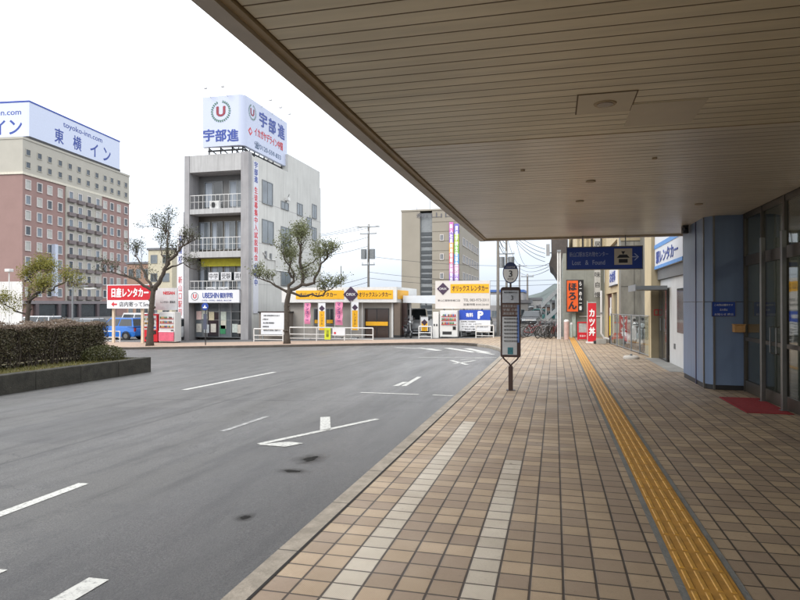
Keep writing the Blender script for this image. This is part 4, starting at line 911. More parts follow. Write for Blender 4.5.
for y in (3, 9, 12, 15, 21, 27): b = MB(); b.box(.3, .7, y-.4, y+.4, 0, 3.0, mat('dark_pier', (92, 82, 84), .7)); b.build('pier', ho, world=False)
b = MB(); b.box(.26, 1.0, 7.2, 8.0, 4.5, 14.5, mat('pale_vertical_sign', (196, 204, 220), .5)); b.build('vertical_sign', ho, world=False)
hb = thing('rooftop_billboard', 'long pale rooftop billboard with blue characters on top of the red-brown hotel', 'billboard', (-93.3, 90.0, gz(-90, 60)-.3), R(6.5))
HBW = mat('hotel_billboard', (204, 212, 232), .5, vary=.03); s0 = 1.6; s1 = 29.8; z0, z1 = 33.8, 40.1
b = MB(); b.box(-.35, -.05, s0, s1, z0, z1, HBW); b.box(-20, -.36, s0, s0+.3, z0, z1, HBW); b.build('panel', hb, world=False)
b = MB(); b.box(-.4, .0, s0-.05, s1+.05, z1, z1+.3, NAVY); b.box(-.4, .05, s0-.05, s1+.05, z0-.45, z0, DARK); b.box(-20, -.41, s0-.06, s0+.3, z1+.01, z1+.3, NAVY); b.box(-20, -.41, s0-.06, s0+.3, z0-.4, z0, DARK); b.build('edge_band', hb, world=False)
b = MB()
for y in (3, 8, 13, 18, 23, 28): b.box(-.5, -.3, y, y+.2, zTop, z0, DARK); b.tube([(-.5, y, z1-1), (-3.5, y, zTop)], .1, DARK, 5)
b.build('support_frame', hb, world=False)
for tx, y in (('東', 9.6), ('横', 15.0), ('イ', 20.5), ('ン', 25)): text(tx, (-.04, y, 36.0), 2.8, INKB, hb, '+x', width=2.5, world=False, bold=.02)
text('toyoko-inn.com', (-.04, 17, 38.6), 1.4, INKB, hb, '+x', width=12.5, world=False, bold=.01)
for tx, x_ in (('東', -13.6), ('横', -10.2), ('イ', -6.2), ('ン', -2.8)): text(tx, (x_, s0-.01, 35.6), 2.6, INKB, hb, '-y', width=2.5, world=False, bold=.02)
text('toyoko-inn.com', (-7.2, s0-.01, 38.2), 1.35, INKB, hb, '-y', width=11, world=False, bold=.01)
# low background houses between hotel and office block
def house(name, label, cat, x0, x1, y0, y1, z1, wm, rm, nwin=(3, 2), parap=False, grp=None):
    zb_ = gz((x0+x1)/2, y0)-.1; h = thing(name, label, cat, ((x0+x1)/2, (y0+y1)/2, zb_), group=grp)
    b = MB(); b.box(x0, x1, y0, y1, zb_-.3, z1, wm); b.build('wall', h)
    if parap: b = MB(); b.box(x0-.15, x1+.15, y0-.15, y1+.15, z1+.001, z1+.3, rm); b.build('roof', h)
    else:
        xm = (x0+x1)/2; b = MB(); b.prismY([(x0-.4, z1), (x1+.4, z1), (xm, z1+(x1-x0)*.22)], y0-.4, y1+.4, rm); b.build('roof', h)
    nx, nz_ = nwin; H_ = (z1-zb_)/nz_
    for i in range(nx):
        for j in range(nz_):
            w_ = (x1-x0)/nx; b = MB(); xa = x0+w_*(i+.25); ywin(b, GALV, OPD if (i+j) % 3 else OPG, y0, xa, xa+w_*.5, zb_+H_*(j+.3), zb_+H_*(j+.72), .06, 1); b.build('window', h)
    return h
BEI = mat('beige_render', (190, 182, 160), .8, vary=.1, streak=.15); TANW = mat('tan_office_wall', (152, 145, 132), .8, vary=.08, scale=.3); GRYR = mat('grey_roof', (104, 104, 108), .7, vary=.15); BRW = mat('brown_render', (150, 122, 106), .8, vary=.1)
house('apartment_block', 'beige stepped apartment block behind the pruned tree, left of the narrow office block', 'building', AX(148, 75), AX(172, 75), 75, 88, AZ(160, 250, 75), BEI, GRYR, (2, 4), True)
house('apartment_block', 'low brown apartment block between the red-brown hotel and the pruned tree', 'building', AX(127, 80), AX(150, 80), 80, 92, AZ(138, 264, 80), BRW, GRYR, (3, 3), True)
house('house', 'small blue-roofed house beyond the car park, behind the tall concrete pole', 'house', AX(489, 80), AX(523, 80), 80, 92, AZ(505, 292, 80), mat('grey_house_wall', (140, 138, 138), .8), mat('blue_roof_sheet', (70, 104, 168), .5, vary=.1), (3, 2), True)
b = MB(); 
rw = thing('white_hoarding', 'plain white site hoarding panels at the far left edge behind the hedge', 'hoarding', (AX(8, 40), 40, gz(-30, 40)))
for i in range(8): b = MB(); xa = AX(22, 38.5)-1.0*(i+1); b.box(xa+.01, xa+.99, 38.5, 38.56, gz(-30, 38), AZ(20, 281.5, 38.5), WHITE); b.build('panel', rw)
b = MB(); b.box(AX(22, 38.5)-8, AX(22, 38.5), 38.57, 38.63, .6, .7, GALV); b.build('rail', rw)
# vertical white sign tower left of office block
vt = thing('sign_tower', 'slim white sign tower with red characters left of the narrow office block', 'sign', (AX(180, 38.6), 38.6, gz(-26, 38)))
vx0, vx1 = AX(177, 38.6), AX(183.4, 38.6); b = MB(); b.box(vx0, vx1, 38.6, 39.3, gz(-26, 38), AZ(180, 212, 38.6), WPANEL); b.build('tower', vt)
text('新山口駅前校', ((vx0+vx1)/2, 38.59, AZ(180, 300, 38.6)), 3.4, INKR, vt, vertical=True, width=.3); text('予備校', ((vx0+vx1)/2, 38.59, AZ(180, 250, 38.6)), 2.0, INKB, vt, vertical=True, width=.3)

# ================================================================== RENTAL OFFICE (ORIX-like yellow fascia)
rz0 = gz(-14, 38)
ro = thing('rental_office', 'single-storey rental car office with amber fascia and brown glass doors', 'building', (-14, 40, rz0))
YR = 38.0; rx0, rx1 = AX(289, YR), -10.1; GWAL = mat('grey_siding', (156, 152, 146), .75, vary=.08, scale=1, streak=.1)
b = MB(); b.box(rx0, rx1, YR, 43, rz0-.2, 1.75, GWAL); b.build('wall', ro)
b = MB(); b.box(rx0-.3, rx1+.35, YR-.5, 43.3, 1.76, 2.75, WHITE); b.build('fascia', ro)
b = MB(); b.box(AX(296, YR-.5), AX(344, YR-.5), YR-.53, YR-.501, 1.98, 2.55, YELLOW); b.box(AX(357.5, YR-.5), AX(393, YR-.5), YR-.53, YR-.501, 1.98, 2.55, YELLOW); b.box(rx1+.351, rx1+.38, YR-.3, YR+2.6, 1.98, 2.55, YELLOW); b.build('amber_band', ro)
def diamond(cx_, cz_, r, y, parent, tx='ORIX'):
    b = MB(); b.prismY([(cx_-r, cz_), (cx_, cz_-r), (cx_+r, cz_), (cx_, cz_+r)], y-.03, y, mat('dark_plum', (66, 48, 72), .4)); o = b.build('diamond_logo', parent); text(tx, (cx_, y-.032, cz_), r*.34, INKW, o, width=r*1.2)
diamond(AX(351, YR-.5), 2.28, .52, YR-.52, ro)
text('オリックスレンタカー', (AX(375, YR-.53), YR-.532, 2.27), .3, INK, ro, width=2.15, bold=.02); text('オリックスレンタカー', (AX(318, YR-.53), YR-.532, 2.27), .3, INK, ro, width=2.6, bold=.02)
BRG = mat('brown_tinted_glass', (58, 44, 38), .1, vary=.3, scale=.7, spec=.8)
for (u0, u1, v0, v1, nm, ml) in ((314.5, 318.5, 309, 324, 'window', 0), (326.5, 333.5, 309, 324, 'window', 1), (365.5, 388.5, 309, 337.5, 'door', 1)):
    b = MB(); xa, xb = AX(u0, YR), AX(u1, YR); za, zb_ = AZ(u0, v1, YR), AZ(u0, v0, YR); ywin(b, DARK if nm == 'door' else GALV, BRG if nm == 'door' else OPD, YR, xa, xb, max(za, rz0+.05), zb_, .05, ml); o = b.build(nm, ro)
    b = MB(); b.box(xa+.03, xb-.03, YR-.045, YR-.04, za+(zb_-za)*(.42 if nm == 'door' else .05), za+(zb_-za)*(.56 if nm == 'door' else .28), YELLOW); b.build('amber_stripe', o)
b = MB(); b.box(rx0-.05, rx0+.05, YR-.08, YR-.001, rz0, 1.75, WHITE); b.box(AX(362, YR), AX(363, YR), YR-.06, YR-.001, rz0, 1.75, WHITE); b.box(rx1-.1, rx1+.02, YR-.09, YR-.001, rz0, 1.75, WHITE); b.build('corner_trim', ro)
# translucent car canopy to its right
cc_ = thing('carport', 'white flat carport roof on thin posts joined to the rental car office', 'carport', (-7.5, 39, gz(-7, 39)))
TRC = mat('translucent_white_sheet', (214, 220, 226), .4, vary=.05)
b = MB(); b.prismY([(rx1+.5, 2.2), (rx1+.5, 1.75), (-3.0, 1.55), (-2.4, 2.25)], 38.6, 44.5, TRC); b.build('roof', cc_)
for x_ in (-9.2, -6.4, -3.4):
    for y_ in (39, 44): b = MB(); b.box(x_-.05, x_+.05, y_-.05, y_+.05, gz(-7, 39)-.05, 1.7, WHITE); b.build('post', cc_)
for i, x_ in enumerate((AX(397, 37.7), AX(404, 38.4))):
    p_ = thing('entrance_column', ('brown boxed column at the right corner of the rental car office', 'dark brown column under the left end of the white carport')[i], 'column', (x_, 37.9, gz(-9, 38)))
    b = MB(); b.box(x_-.2, x_+.2, 37.7+.6*i, 38.1+.6*i, gz(-9, 38), 1.74, (mat('brown_column', (104, 92, 82), .7, vary=.1), BROWNP)[i]); b.build('shaft', p_)
    b = MB(); b.box(x_-.23, x_+.23, 37.67+.6*i, 38.13+.6*i, gz(-9, 38), gz(-9, 38)+.12, DARK); b.build('base', p_)
# nobori banner flags
def nobori(u, v0, v1, w_, kind, label, grp, Y=37.0):
    x_ = AX(u, Y); zb_ = gz(x_, Y); n = thing('banner_flag', label, 'banner', (x_, Y, zb_), group=grp)
    zt_ = AZ(u, v0, Y)-zb_; zl = AZ(u, v1, Y)-zb_
    b = MB(); b.cyl((-w_/2-.03, 0, 0), (-w_/2-.03, 0, zt_+.1), .014, WHITE, 6); b.tube([(-w_/2-.03, 0, zt_+.04), (w_/2, 0, zt_+.04)], .01, WHITE, 6); b.build('pole', n, world=False)
    b = MB(); b.box(-.2, .2, -.2, .2, 0, .1, GALV); b.build('base', n, world=False)
    if kind == 'pink':
        m = mat('pink_magenta_cloth', (206, 110, 150), .8, vary=.3, scale=3, c2=(226, 150, 178)); b = MB(); rows_ = 14
        for i in range(rows_):
            za, zc2 = zl+(zt_-zl)*i/rows_, zl+(zt_-zl)*(i+1)/rows_; f = lambda q: .03*math.sin(q*9)
            b.add([(-w_/2, f(za), za), (w_/2, f(za)*1.5-.02, za), (w_/2, f(zc2)*1.5-.02, zc2), (-w_/2, f(zc2), zc2)], [(0, 1, 2, 3)], m)
        b.build('cloth', n, world=False); text('マンスリー', (w_*.02, -.07, (zt_+zl)/2+.1), (zt_-zl)*.78, mat('violet_lettering', (92, 60, 130), .6), n, world=False, vertical=True, width=w_*.42, bold=.03)
    else:
        b = MB(); b.box(-w_/2, w_/2, -.012, .0, zl, zt_, WPANEL); b.build('cloth', n, world=False); b = MB(); b.box(-w_/2+.05, w_/2-.05, -.018, -.013, zl, zl+(zt_-zl)*.7, YELLOW); b.build('amber_panel', n, world=False)
        b = MB(); r_ = w_*.42; zc2 = zt_-.35; b.prismY([(-r_, zc2), (0, zc2-r_), (r_, zc2), (0, zc2+r_)], -.024, -.014, mat('dark_plum', (66, 48, 72), .4)); b.build('diamond_logo', n, world=False)
        text('レンタカー', (0, -.022, zl+(zt_-zl)*.36), (zt_-zl)*.5, INK, n, world=False, vertical=True, width=w_*.32)
nobori(307.5, 303, 324, .42, 'pink', 'pink and violet banner flag nearest the left corner of the rental car office', 'banner flags before the rental office')
nobori(339, 302, 325, .5, 'pink', 'pink and violet banner flag right of the office window, between two white and amber flags', 'banner flags before the rental office')
nobori(322, 303, 330, .48, 'amber', 'white and amber banner flag between the two pink banner flags', 'banner flags before the rental office')
nobori(355, 302, 330, .48, 'amber', 'white and amber banner flag left of the brown glass doors', 'banner flags before the rental office')
# white guard rails
def railing(name, label, xa, xb, Y, h, grp, fill=False, mids=1):
    zb_ = gz((xa+xb)/2, Y); r_ = thing(name, label, 'railing', ((xa+xb)/2, Y, zb_), group=grp); n = max(1, round((xb-xa)/1.9))
    for i in range(n+1): x_ = xa+(xb-xa)*i/n; b = MB(); b.cyl((x_, Y, zb_-.05), (x_, Y, zb_+h), .035, WHITE, 8); b.build('post', r_)
    b = MB(); b.cyl((xa, Y, zb_+h), (xb, Y, zb_+h), .035, WHITE, 8); b.build('top_rail', r_)
    for i in range(mids): z_ = zb_+h*(i+1)/(mids+1)-.02; b = MB(); b.cyl((xa, Y, z_), (xb, Y, z_), .025, WHITE, 8); b.build('middle_rail', r_)
    b = MB(); b.cyl((xa, Y, zb_+.12), (xb, Y, zb_+.12), .02, WHITE, 8); b.build('bottom_rail', r_)
    return r_
g_ = 'white tube railings along the far pavement'
railing('guard_rail', 'long white tube railing in front of the rental car office and its banner flags', AX(289.5, 34.6), AX(373, 34.6), 34.6, .78, g_)
railing('guard_rail', 'white tube railing in front of the white notice board beside the office block', AX(254, 34.9), AX(283, 34.9), 34.9, .78, g_)
railing('guard_rail', 'short white tube railing left of the white vending machine', AX(419, 35.6), AX(431.5, 35.6), 35.6, .72, g_)
railing('guard_rail', 'short white tube railing under the blue parking sign', AX(476, 35.3), AX(493.5, 35.3), 35.3, .72, g_)
railing('guard_rail', 'white tube railing beside the blue car and the red sign post', AX(98, 34.3), AX(120, 34.3), 34.3, .72, g_)
yb_ = thing('caution_board', 'yellow-green hanging board on the long white railing', 'sign', (AX(327.5, 34.5), 34.5, 0)); xa, xb = AX(324.5, 34.5), AX(330.5, 34.5)
b = MB(); b.box(xa, xb, 34.5, 34.53, AZ(327, 339.5, 34.5), AZ(327, 328, 34.5), mat('yellow_green_board', (206, 216, 50), .5)); b.build('board', yb_); text('注意', ((xa+xb)/2, 34.49, AZ(327, 333.5, 34.5)), .42, INK, yb_, vertical=True, width=.2)
nb_ = thing('parking_notice', 'small white notice with a red dot on the long white railing beside the yellow-green board', 'sign', (AX(338, 34.5), 34.5, 0)); b = MB(); b.box(AX(332.5, 34.5), AX(345, 34.5), 34.5, 34.53, AZ(338, 335.5, 34.5), AZ(338, 328.2, 34.5), WPANEL); b.build('board', nb_); b = MB(); b.cyl((AX(335, 34.5), 34.485, AZ(335, 333, 34.5)), (AX(335, 34.5), 34.499, AZ(335, 333, 34.5)), .07, INKR, 16); b.build('red_dot', nb_)
# notice board
wb_ = thing('notice_board', 'large white notice board with lines of writing beside the office block side wall', 'sign', (AX(273, 36.4), 36.4, gz(-18, 36.4)))
xa, xb = AX(261, 36.4), AX(284, 36.4); za, zb_ = AZ(272, 334.5, 36.4), AZ(272, 312.5, 36.4); b = MB(); b.box(xa, xb, 36.4, 36.46, za, zb_, WPANEL); b.build('board', wb_); b = MB(); b.box(xa-.04, xb+.04, 36.39, 36.47, zb_, zb_+.06, BROWNP); b.build('top_frame', wb_)
for x_ in (xa+.1, xb-.1): b = MB(); b.box(x_-.03, x_+.03, 36.47, 36.53, gz(-18, 36), zb_, GALV); b.build('post', wb_)
for i, (tx, w_) in enumerate((('月極 有料駐車場 空きあり', .8), ('お問合せ', .28), ('新山口駅前 管理事務所', .55), ('無断駐車', .3), ('契約者以外の駐車はご遠慮下さい', .85))): text(tx, (xa+.1+(xb-xa)*w_/2, 36.39, zb_-.2-.24*i), .11, INK, wb_, width=(xb-xa-.2)*w_)
gs = thing('garden_shed', 'grey storage shed behind the white notice board, left of the rental car office', 'shed', (AX(278, 37.4), 38, gz(-18, 37))); b = MB(); b.box(AX(259, 37.2), AX(288, 37.2), 37.2, 38.6, gz(-18, 37), AZ(275, 311.5, 37.2)-.1, mat('taupe_shed', (128, 120, 112), .7, vary=.1)); b.build('body', gs); b = MB(); b.box(AX(259, 37.2)-.05, AX(288, 37.2)+.05, 37.1, 38.7, AZ(275, 311.5, 37.2)-.1, AZ(275, 311.5, 37.2), DARK); b.build('roof', gs)

# big white rental sign + parking sign + vending machine
YO = 36.3
os_ = thing('rental_sign', 'large white rental car sign with brown diamond and amber strip above the vending machine', 'sign', (AX(462, YO), YO, gz(-5, YO)))
xa, xb, za, zb_ = AX(435.3, YO), AX(490, YO), AZ(462, 308.7, YO), AZ(462, 280.7, YO)
b = MB(); b.box(xa, xb, YO, YO+.2, za, zb_, mat('off_white_sign', (208, 204, 200), .5, vary=.04)); b.build('panel', os_)
for x_ in (xa+.5, xb-.5): b = MB(); b.box(x_-.05, x_+.05, YO+.21, YO+.31, gz(-5, YO), zb_-.1, GALV); b.build('post', os_)
b = MB(); b.box(AX(450.5, YO), AX(489, YO), YO-.012, YO-.001, AZ(470, 293, YO), AZ(470, 284, YO), YELLOW); b.build('amber_strip', os_)
diamond(AX(443, YO), AZ(443, 288.8, YO), .37, YO-.002, os_); text('オリックス レンタカー', (AX(470, YO), YO-.014, AZ(470, 288.3, YO)), .34, INK, os_, width=2.15, bold=.025)
text('新山口駅新幹線口店', (AX(449, YO), YO-.002, AZ(449, 300.5, YO)), .13, INK, os_, width=1.35); text('TEL 083-973-3311', (AX(476, YO), YO-.002, AZ(476, 300, YO)), .15, INK, os_, width=1.5); text('営業時間 8:00-20:00', (AX(476, YO), YO-.002, AZ(476, 304.5, YO)), .14, INK, os_, width=1.5)
ps = thing('parking_sign', 'blue and white board with a big white P right of the vending machine', 'sign', (AX(475, YO), YO, gz(-4, YO)))
xa, xb = AX(459.3, YO), AX(490.3, YO); z1_, z2_, z3_ = AZ(475, 331, YO), AZ(475, 320, YO), AZ(475, 310, YO)
b = MB(); b.box(xa, xb, YO+.0, YO+.06, z2_, z3_, mat('parking_blue', (34, 74, 180), .5)); b.build('blue_panel', ps); b = MB(); b.box(xa, xb, YO+.001, YO+.061, z1_, z2_-.01, WPANEL); b.build('white_panel', ps)
text('P', (AX(480.5, YO), YO-.005, (z2_+z3_)/2), .42, INKW, ps, bold=.06); text('有料', (AX(469.5, YO), YO-.005, (z2_+z3_)/2), .24, INKW, ps, width=.42, bold=.04)
for i, (tx, w_) in enumerate((('駐車場ご利用案内', .5), ('三十分 100円', .7), ('最大料金 24時間 800円 夜間 300円', .92), ('ご契約車', .5))): text(tx, (xa+.08+(xb-xa)*w_/2, YO-.003, z2_-.1-.15*i), .09, INK, ps, width=(xb-xa-.15)*w_)
for x_ in (xa+.1, xb-.1): b = MB(); b.box(x_-.03, x_+.03, YO+.07, YO+.13, gz(-4, YO), z3_, GALV); b.build('post', ps)
def vending(name, label, u0, u1, Y, vt, body, grp, seed):
    xa, xb = AX(u0, Y), AX(u1, Y); xc = (xa+xb)/2; zb_ = gz(xc, Y); h = AZ(u0, vt, Y)-zb_; w_ = xb-xa; rr = random.Random(seed)
    v = thing(name, label, 'vending machine', (xc, Y, zb_), group=grp)
    b = MB(); b.box(-w_/2, w_/2, 0, .7, .06, h, body); b.build('cabinet', v, world=False, bevel=.02); b = MB(); b.box(-w_/2+.05, w_/2-.05, .05, .65, 0, .06, DARK); b.build('feet', v, world=False)
    b = MB(); b.box(-w_/2+.08, w_/2-.08, -.02, -.001, h*.45, h-.1, mat('display_white', (206, 210, 212), .3)); d_ = b.build('display_window', v, world=False)
    cols = [mat('can_'+n_, c, .4) for n_, c in (('red', (190, 40, 40)), ('brown', (96, 60, 40)), ('blue', (50, 80, 160)), ('green', (70, 130, 70)), ('gold', (200, 160, 60)), ('white', (220, 220, 220)))]
    for r_ in range(3):
        b = MB()
        for c in range(9): x_ = -w_/2+.14+(w_-.28)*c/8; b.cyl((x_, -.05, h*.5+r_*h*.145), (x_, -.05, h*.5+r_*h*.145+.12), .03, cols[rr.randrange(6)], 8)
        b.build('drink_can', v, world=False); b = MB(); b.box(-w_/2+.08, w_/2-.08, -.07, -.021, h*.5+r_*h*.145-.03, h*.5+r_*h*.145-.005, INKR if body is not RED else WPANEL); b.build('price_strip', v, world=False)
    b = MB(); b.box(-w_/2+.15, w_/2-.35, -.015, -.001, .2, .38, DARK); b.build('pickup_flap', v, world=False); b = MB(); b.box(w_/2-.28, w_/2-.1, -.03, -.001, h*.3, h*.42, BLACK); b.build('coin_slot', v, world=False)
    return v
vending('vending_machine', 'white vending machine between the slim white post box and the blue parking sign', 440, 457.5, 35.9, 310.5, WHITE, 'drink vending machines', 1)
vending('vending_machine', 'red vending machine behind the trunk of the pruned tree, under the red and white sign', 143.5, 157.5, 34.7, 314, RED, 'drink vending machines', 2)
vending('vending_machine', 'white vending machine with pink lower panel, between the red one and the sign tower', 159, 175, 34.7, 312, WHITE, 'drink vending machines', 3)
xa, xb = AX(159.5, 34.69), AX(174.5, 34.69); pk = thing('machine_skirt', 'pink lower panel standing against the white vending machine near the sign tower', 'panel', (xa, 34.6, 0)); b = MB(); b.box(xa, xb, 34.6, 34.64, gz(-24, 34)+.12, gz(-24, 34)+.75, mat('pink_panel', (212, 96, 120), .5, vary=.2, scale=4)); b.build('panel', pk); b = MB(); b.box(xa, xb, 34.58, 34.599, gz(-24, 34)+.7, gz(-24, 34)+.76, WPANEL); b.build('edge', pk)
sb = thing('ticket_post', 'slim white machine post with dark marks left of the white vending machine', 'machine', (AX(435, 35.9), 35.9, gz(-7, 36))); xa, xb = AX(432.8, 35.9), AX(438.6, 35.9); b = MB(); b.box(xa, xb, 35.9, 36.3, gz(-7, 36), AZ(435, 312, 35.9), WHITE); b.build('body', sb, bevel=.02); b = MB(); b.box(xa+.05, xa+.13, 35.88, 35.899, AZ(435, 326, 35.9), AZ(435, 324, 35.9), INK); b.box(xa+.2, xa+.28, 35.88, 35.899, AZ(435, 326, 35.9), AZ(435, 324, 35.9), INK); b.build('button', sb)

# red and white rental sign, left
YN = 33.8
ns = thing('rental_sign', 'red and white rental car sign on a pale post, partly behind the pruned tree trunk', 'sign', (AX(130, YN), YN, gz(-26, YN)))
xa, xb = AX(107.5, YN), AX(153, YN); za, zm, zb_ = AZ(130, 308.5, YN), AZ(130, 300, YN), AZ(130, 285.3, YN)
b = MB(); b.box(xa, xb, YN, YN+.2, zm, zb_, RED); b.build('red_panel', ns); b = MB(); b.box(xa-.04, xb+.04, YN+.001, YN+.19, za, zm-.01, WPANEL); b.box(xa-.04, xb+.04, YN-.01, YN+.21, zb_, zb_+.05, WPANEL); b.box(xa-.05, xa, YN-.01, YN+.21, zm, zb_, WPANEL); b.build('white_panel', ns)
text('日産レンタカー', ((xa+xb)/2, YN-.01, (zm+zb_)/2), .58, INKW, ns, width=2.75, bold=.05); text('店内寄って5m', ((xa+xb)/2+.3, YN-.01, (za+zm)/2), .32, INK, ns, width=2.2)
b = MB(); ax_ = xa+.3; zc = (za+zm)/2; b.prismY([(ax_, zc), (ax_+.18, zc-.16), (ax_+.18, zc-.05), (ax_+.42, zc-.05), (ax_+.42, zc+.05), (ax_+.18, zc+.05), (ax_+.18, zc+.16)], YN-.02, YN, INKR); b.build('arrow', ns)
for u in (114, 143): b = MB(); x_ = AX(u, YN+.3); b.box(x_-.08, x_+.08, YN+.21, YN+.33, gz(-27, YN), zb_-.1, mat('cream_post', (206, 190, 168), .6)); b.build('post', ns)
n2 = thing('wall_sign', 'pale grey sign board with red writing between pruned tree and sign tower', 'sign', (AX(166, 35.5), 35.5, gz(-24, 35))); xa, xb = AX(151, 35.5), AX(177, 35.5); b = MB(); b.box(xa, xb, 35.5, 35.6, AZ(165, 310, 35.5), AZ(165, 288, 35.5), mat('pale_grey_board', (200, 202, 204), .5)); b.build('panel', n2)
for x_ in (xa+.1, xb-.1): b = MB(); b.box(x_-.04, x_+.04, 35.61, 35.7, gz(-24, 35), 2, GALV); b.build('post', n2)
text('NISSAN', (AX(169, 35.5), 35.49, AZ(165, 293, 35.5)), .2, INKR, n2, width=.85, bold=.03); text('レンタカー 駅前店', (AX(168, 35.5), 35.49, AZ(165, 302, 35.5)), .16, INK, n2, width=1.1)
# round blue sign on pole by the kerb
rs = thing('road_sign', 'round blue road sign on a thin dark pole in front of the narrow office block', 'sign', (AX(205, 31.2), 31.2, gz(-19.5, 31.2)))
x_, z_ = AX(205.6, 31.2), AZ(205, 306.5, 31.2); b = MB(); b.cyl((x_, 31.2, gz(-19, 31)), (x_, 31.2, z_+.15), .03, DARK, 8); b.build('pole', rs); b = MB(); b.cyl((x_, 31.13, z_), (x_, 31.16, z_), .21, BLUEP, 28); b.build('disc', rs); b = MB(); b.box(x_-.12, x_+.12, 31.115, 31.13, z_-.09, z_-.03, INKW); b.prismY([(x_-.06, z_-.02), (x_+.06, z_-.02), (x_, z_+.1)], 31.115, 31.13, INKW); b.build('symbol', rs)
b = MB(); b.box(x_-.1, x_+.1, 31.13, 31.17, gz(-19, 31)+.9, gz(-19, 31)+1.8, mat('dark_blue_plate', (70, 74, 92), .5)); b.build('plate', rs)

# ================================================================== TAN OFFICE BUILDING
YT = 106; tz = gz(-20, 60)
tb = thing('office_tower', 'tall tan office building with colourful vertical banners, beyond the rental car office', 'building', (-20, 115, tz))
tx0, tx1, tx2 = AX(401.5, YT), AX(420, YT), AX(460, YT); ztp = AZ(430, 210.7, YT)
b = MB(); b.box(tx0, tx1, YT, YT+28, tz-.5, ztp, TANW); b.box(tx1+2.2, tx2, YT+.01, YT+28, tz-.5, ztp+.01, mat('tan_panel_wall', (150, 143, 130), .8, vary=.06, scale=.3)); b.build('wall', tb)
b = MB(); b.box(tx1, tx1+2.2, YT+.5, YT+20, tz-.5, ztp-.3, mat('grey_recess', (132, 136, 138), .6)); b.build('recess_wall', tb)
for i in range(5):
    zt_ = AZ(424, 232+18.3*i, YT)
    for j in range(3): b = MB(); b.box(tx1+.15, tx1+2.05, YT+.4, YT+.495, zt_-.75-.98*j+.15, zt_-.98*j, OPD); b.build('window', tb)
for i in range(4): zt_ = AZ(440, 235+19.2*i, YT); b = MB(); ywin(b, HF, OPG, YT+.01, AX(440.5, YT), AX(443.3, YT), zt_-.9, zt_, .1, 1, .12); b.build('window', tb)
b = MB()
for i in range(12): b.box(tx1+2.2, tx2, YT-.02, YT+.0, AZ(440, 222+9.6*i, YT), AZ(440, 222+9.6*i, YT)+.09, mat('panel_joint_brown', (120, 112, 100), .8))
b.build('panel_joint', tb)
for i in range(5):
    for j in range(6): b = MB(); zt_ = AZ(468, 242+18*i, YT); xwin(b, HF, OPG, tx2, YT+3+4*j, YT+5.6+4*j, zt_-.2, zt_+1.1, .1, 1, 1, .1); b.build('window', tb)
b = MB(); b.box(tx0-.1, tx2+.1, YT-.1, YT+28.1, ztp+.02, ztp+.3, TANW); b.build('parapet', tb)
for u, h in ((430, 4.5), (417, 1.2)): b = MB(); b.cyl((AX(u, YT+3), YT+3, ztp), (AX(u, YT+3), YT+3, ztp+h), .06, GALV, 6); b.build('antenna', tb)
text('新山口', (AX(436, YT), YT-.06, AZ(436, 215, YT)), .9, mat('dark_grey_lettering', (90, 90, 96), .5), tb, width=7)
rr = random.Random(8)
for i, (u0, u1, v0, v1) in enumerate(((449.5, 453.6, 222, 284), (454.6, 459, 224, 284))):
    bn = thing('vertical_banner', ('magenta and orange vertical banner on the tan office building', 'green and blue vertical banner on the tan office building, at its corner')[i], 'banner', (AX(u0, YT), YT-.3, 5), group='vertical banners on the tan office building')
    cols = [[(206, 120, 190), (150, 110, 200), (236, 160, 40), (222, 90, 110), (206, 130, 190), (150, 100, 200)], [(120, 110, 200), (170, 196, 60), (130, 190, 70), (90, 160, 220), (206, 160, 196), (170, 130, 210)]][i]
    za, zb_ = AZ(454, v1, YT), AZ(454, v0, YT)
    for k_, c in enumerate(cols): b = MB(); b.box(AX(u0, YT), AX(u1, YT), YT-.25, YT-.2, zb_-(zb_-za)*(k_+1)/6, zb_-(zb_-za)*k_/6, mat('banner_tone_%d_%d' % (i, k_), c, .6, vary=.15)); b.build('cloth_section', bn)
    text(('新入社員採用情報合格発表', '資格学校生徒募集受付中')[i], ((AX(u0, YT)+AX(u1, YT))/2, YT-.27, (za+zb_)/2), (zb_-za)*.93, INKW, bn, vertical=True, width=.5, bold=.05)

# ================================================================== POLES AND WIRES
def upole(u, Y, vtop, r, label, arms=(), trans=None, grp='utility poles'):
    x_ = AX(u, Y); zb_ = gz(x_, Y); zt_ = AZ(u, vtop, Y); p = thing('utility_pole', label, 'pole', (x_, Y, zb_), group=grp)
    b = MB(); b.tube([(x_, Y, zb_-.2), (x_, Y, zt_)], [r, r*.7], POLEC, 10); b.build('shaft', p)
    for dz, w_ in arms:
        b = MB(); b.box(x_-w_/2, x_+w_/2, Y-.12, Y-.04, zt_-dz-.05, zt_-dz+.05, GALV)
        o = b.build('crossarm', p)
        for q in (-.45, 0, .45): b = MB(); b.cyl((x_+w_*q, Y-.08, zt_-dz+.05), (x_+w_*q, Y-.08, zt_-dz+.25), .05, WHITE, 8); b.build('insulator', o)
    if trans is not None:
        for q in (-.45, .45): b = MB(); b.cyl((x_+q, Y-.15, zt_-trans-1.0), (x_+q, Y-.15, zt_-trans), .3, GALV, 14); b.build('transformer', p)
    return (x_, Y, zt_)
P1 = upole(368.5, 60, 224, .14, 'utility pole with twin transformers rising behind the rental car office', ((.3, 2.4), (1.0, 1.8), (4.2, 1.4)), 2.6)
P2 = upole(498, 38, 150, .1, 'tall dark utility pole beside the white rental sign, cut by the canopy edge', ((.5, 2.0),))
P3 = upole(506.5, 58, 190, .12, 'second utility pole with transformer behind the bus stop number sign', ((.5, 2.4), (4.5, 1.6), (6.0, 1.5)), 6.3)
P4 = upole(519.5, 92, 264, .15, 'small distant utility pole right of the bus stop number sign', ((.3, 2.2),))
P5 = upole(527.5, 70, 274, .13, 'short utility pole down the back street beside the bicycles', ((.3, 1.4),))
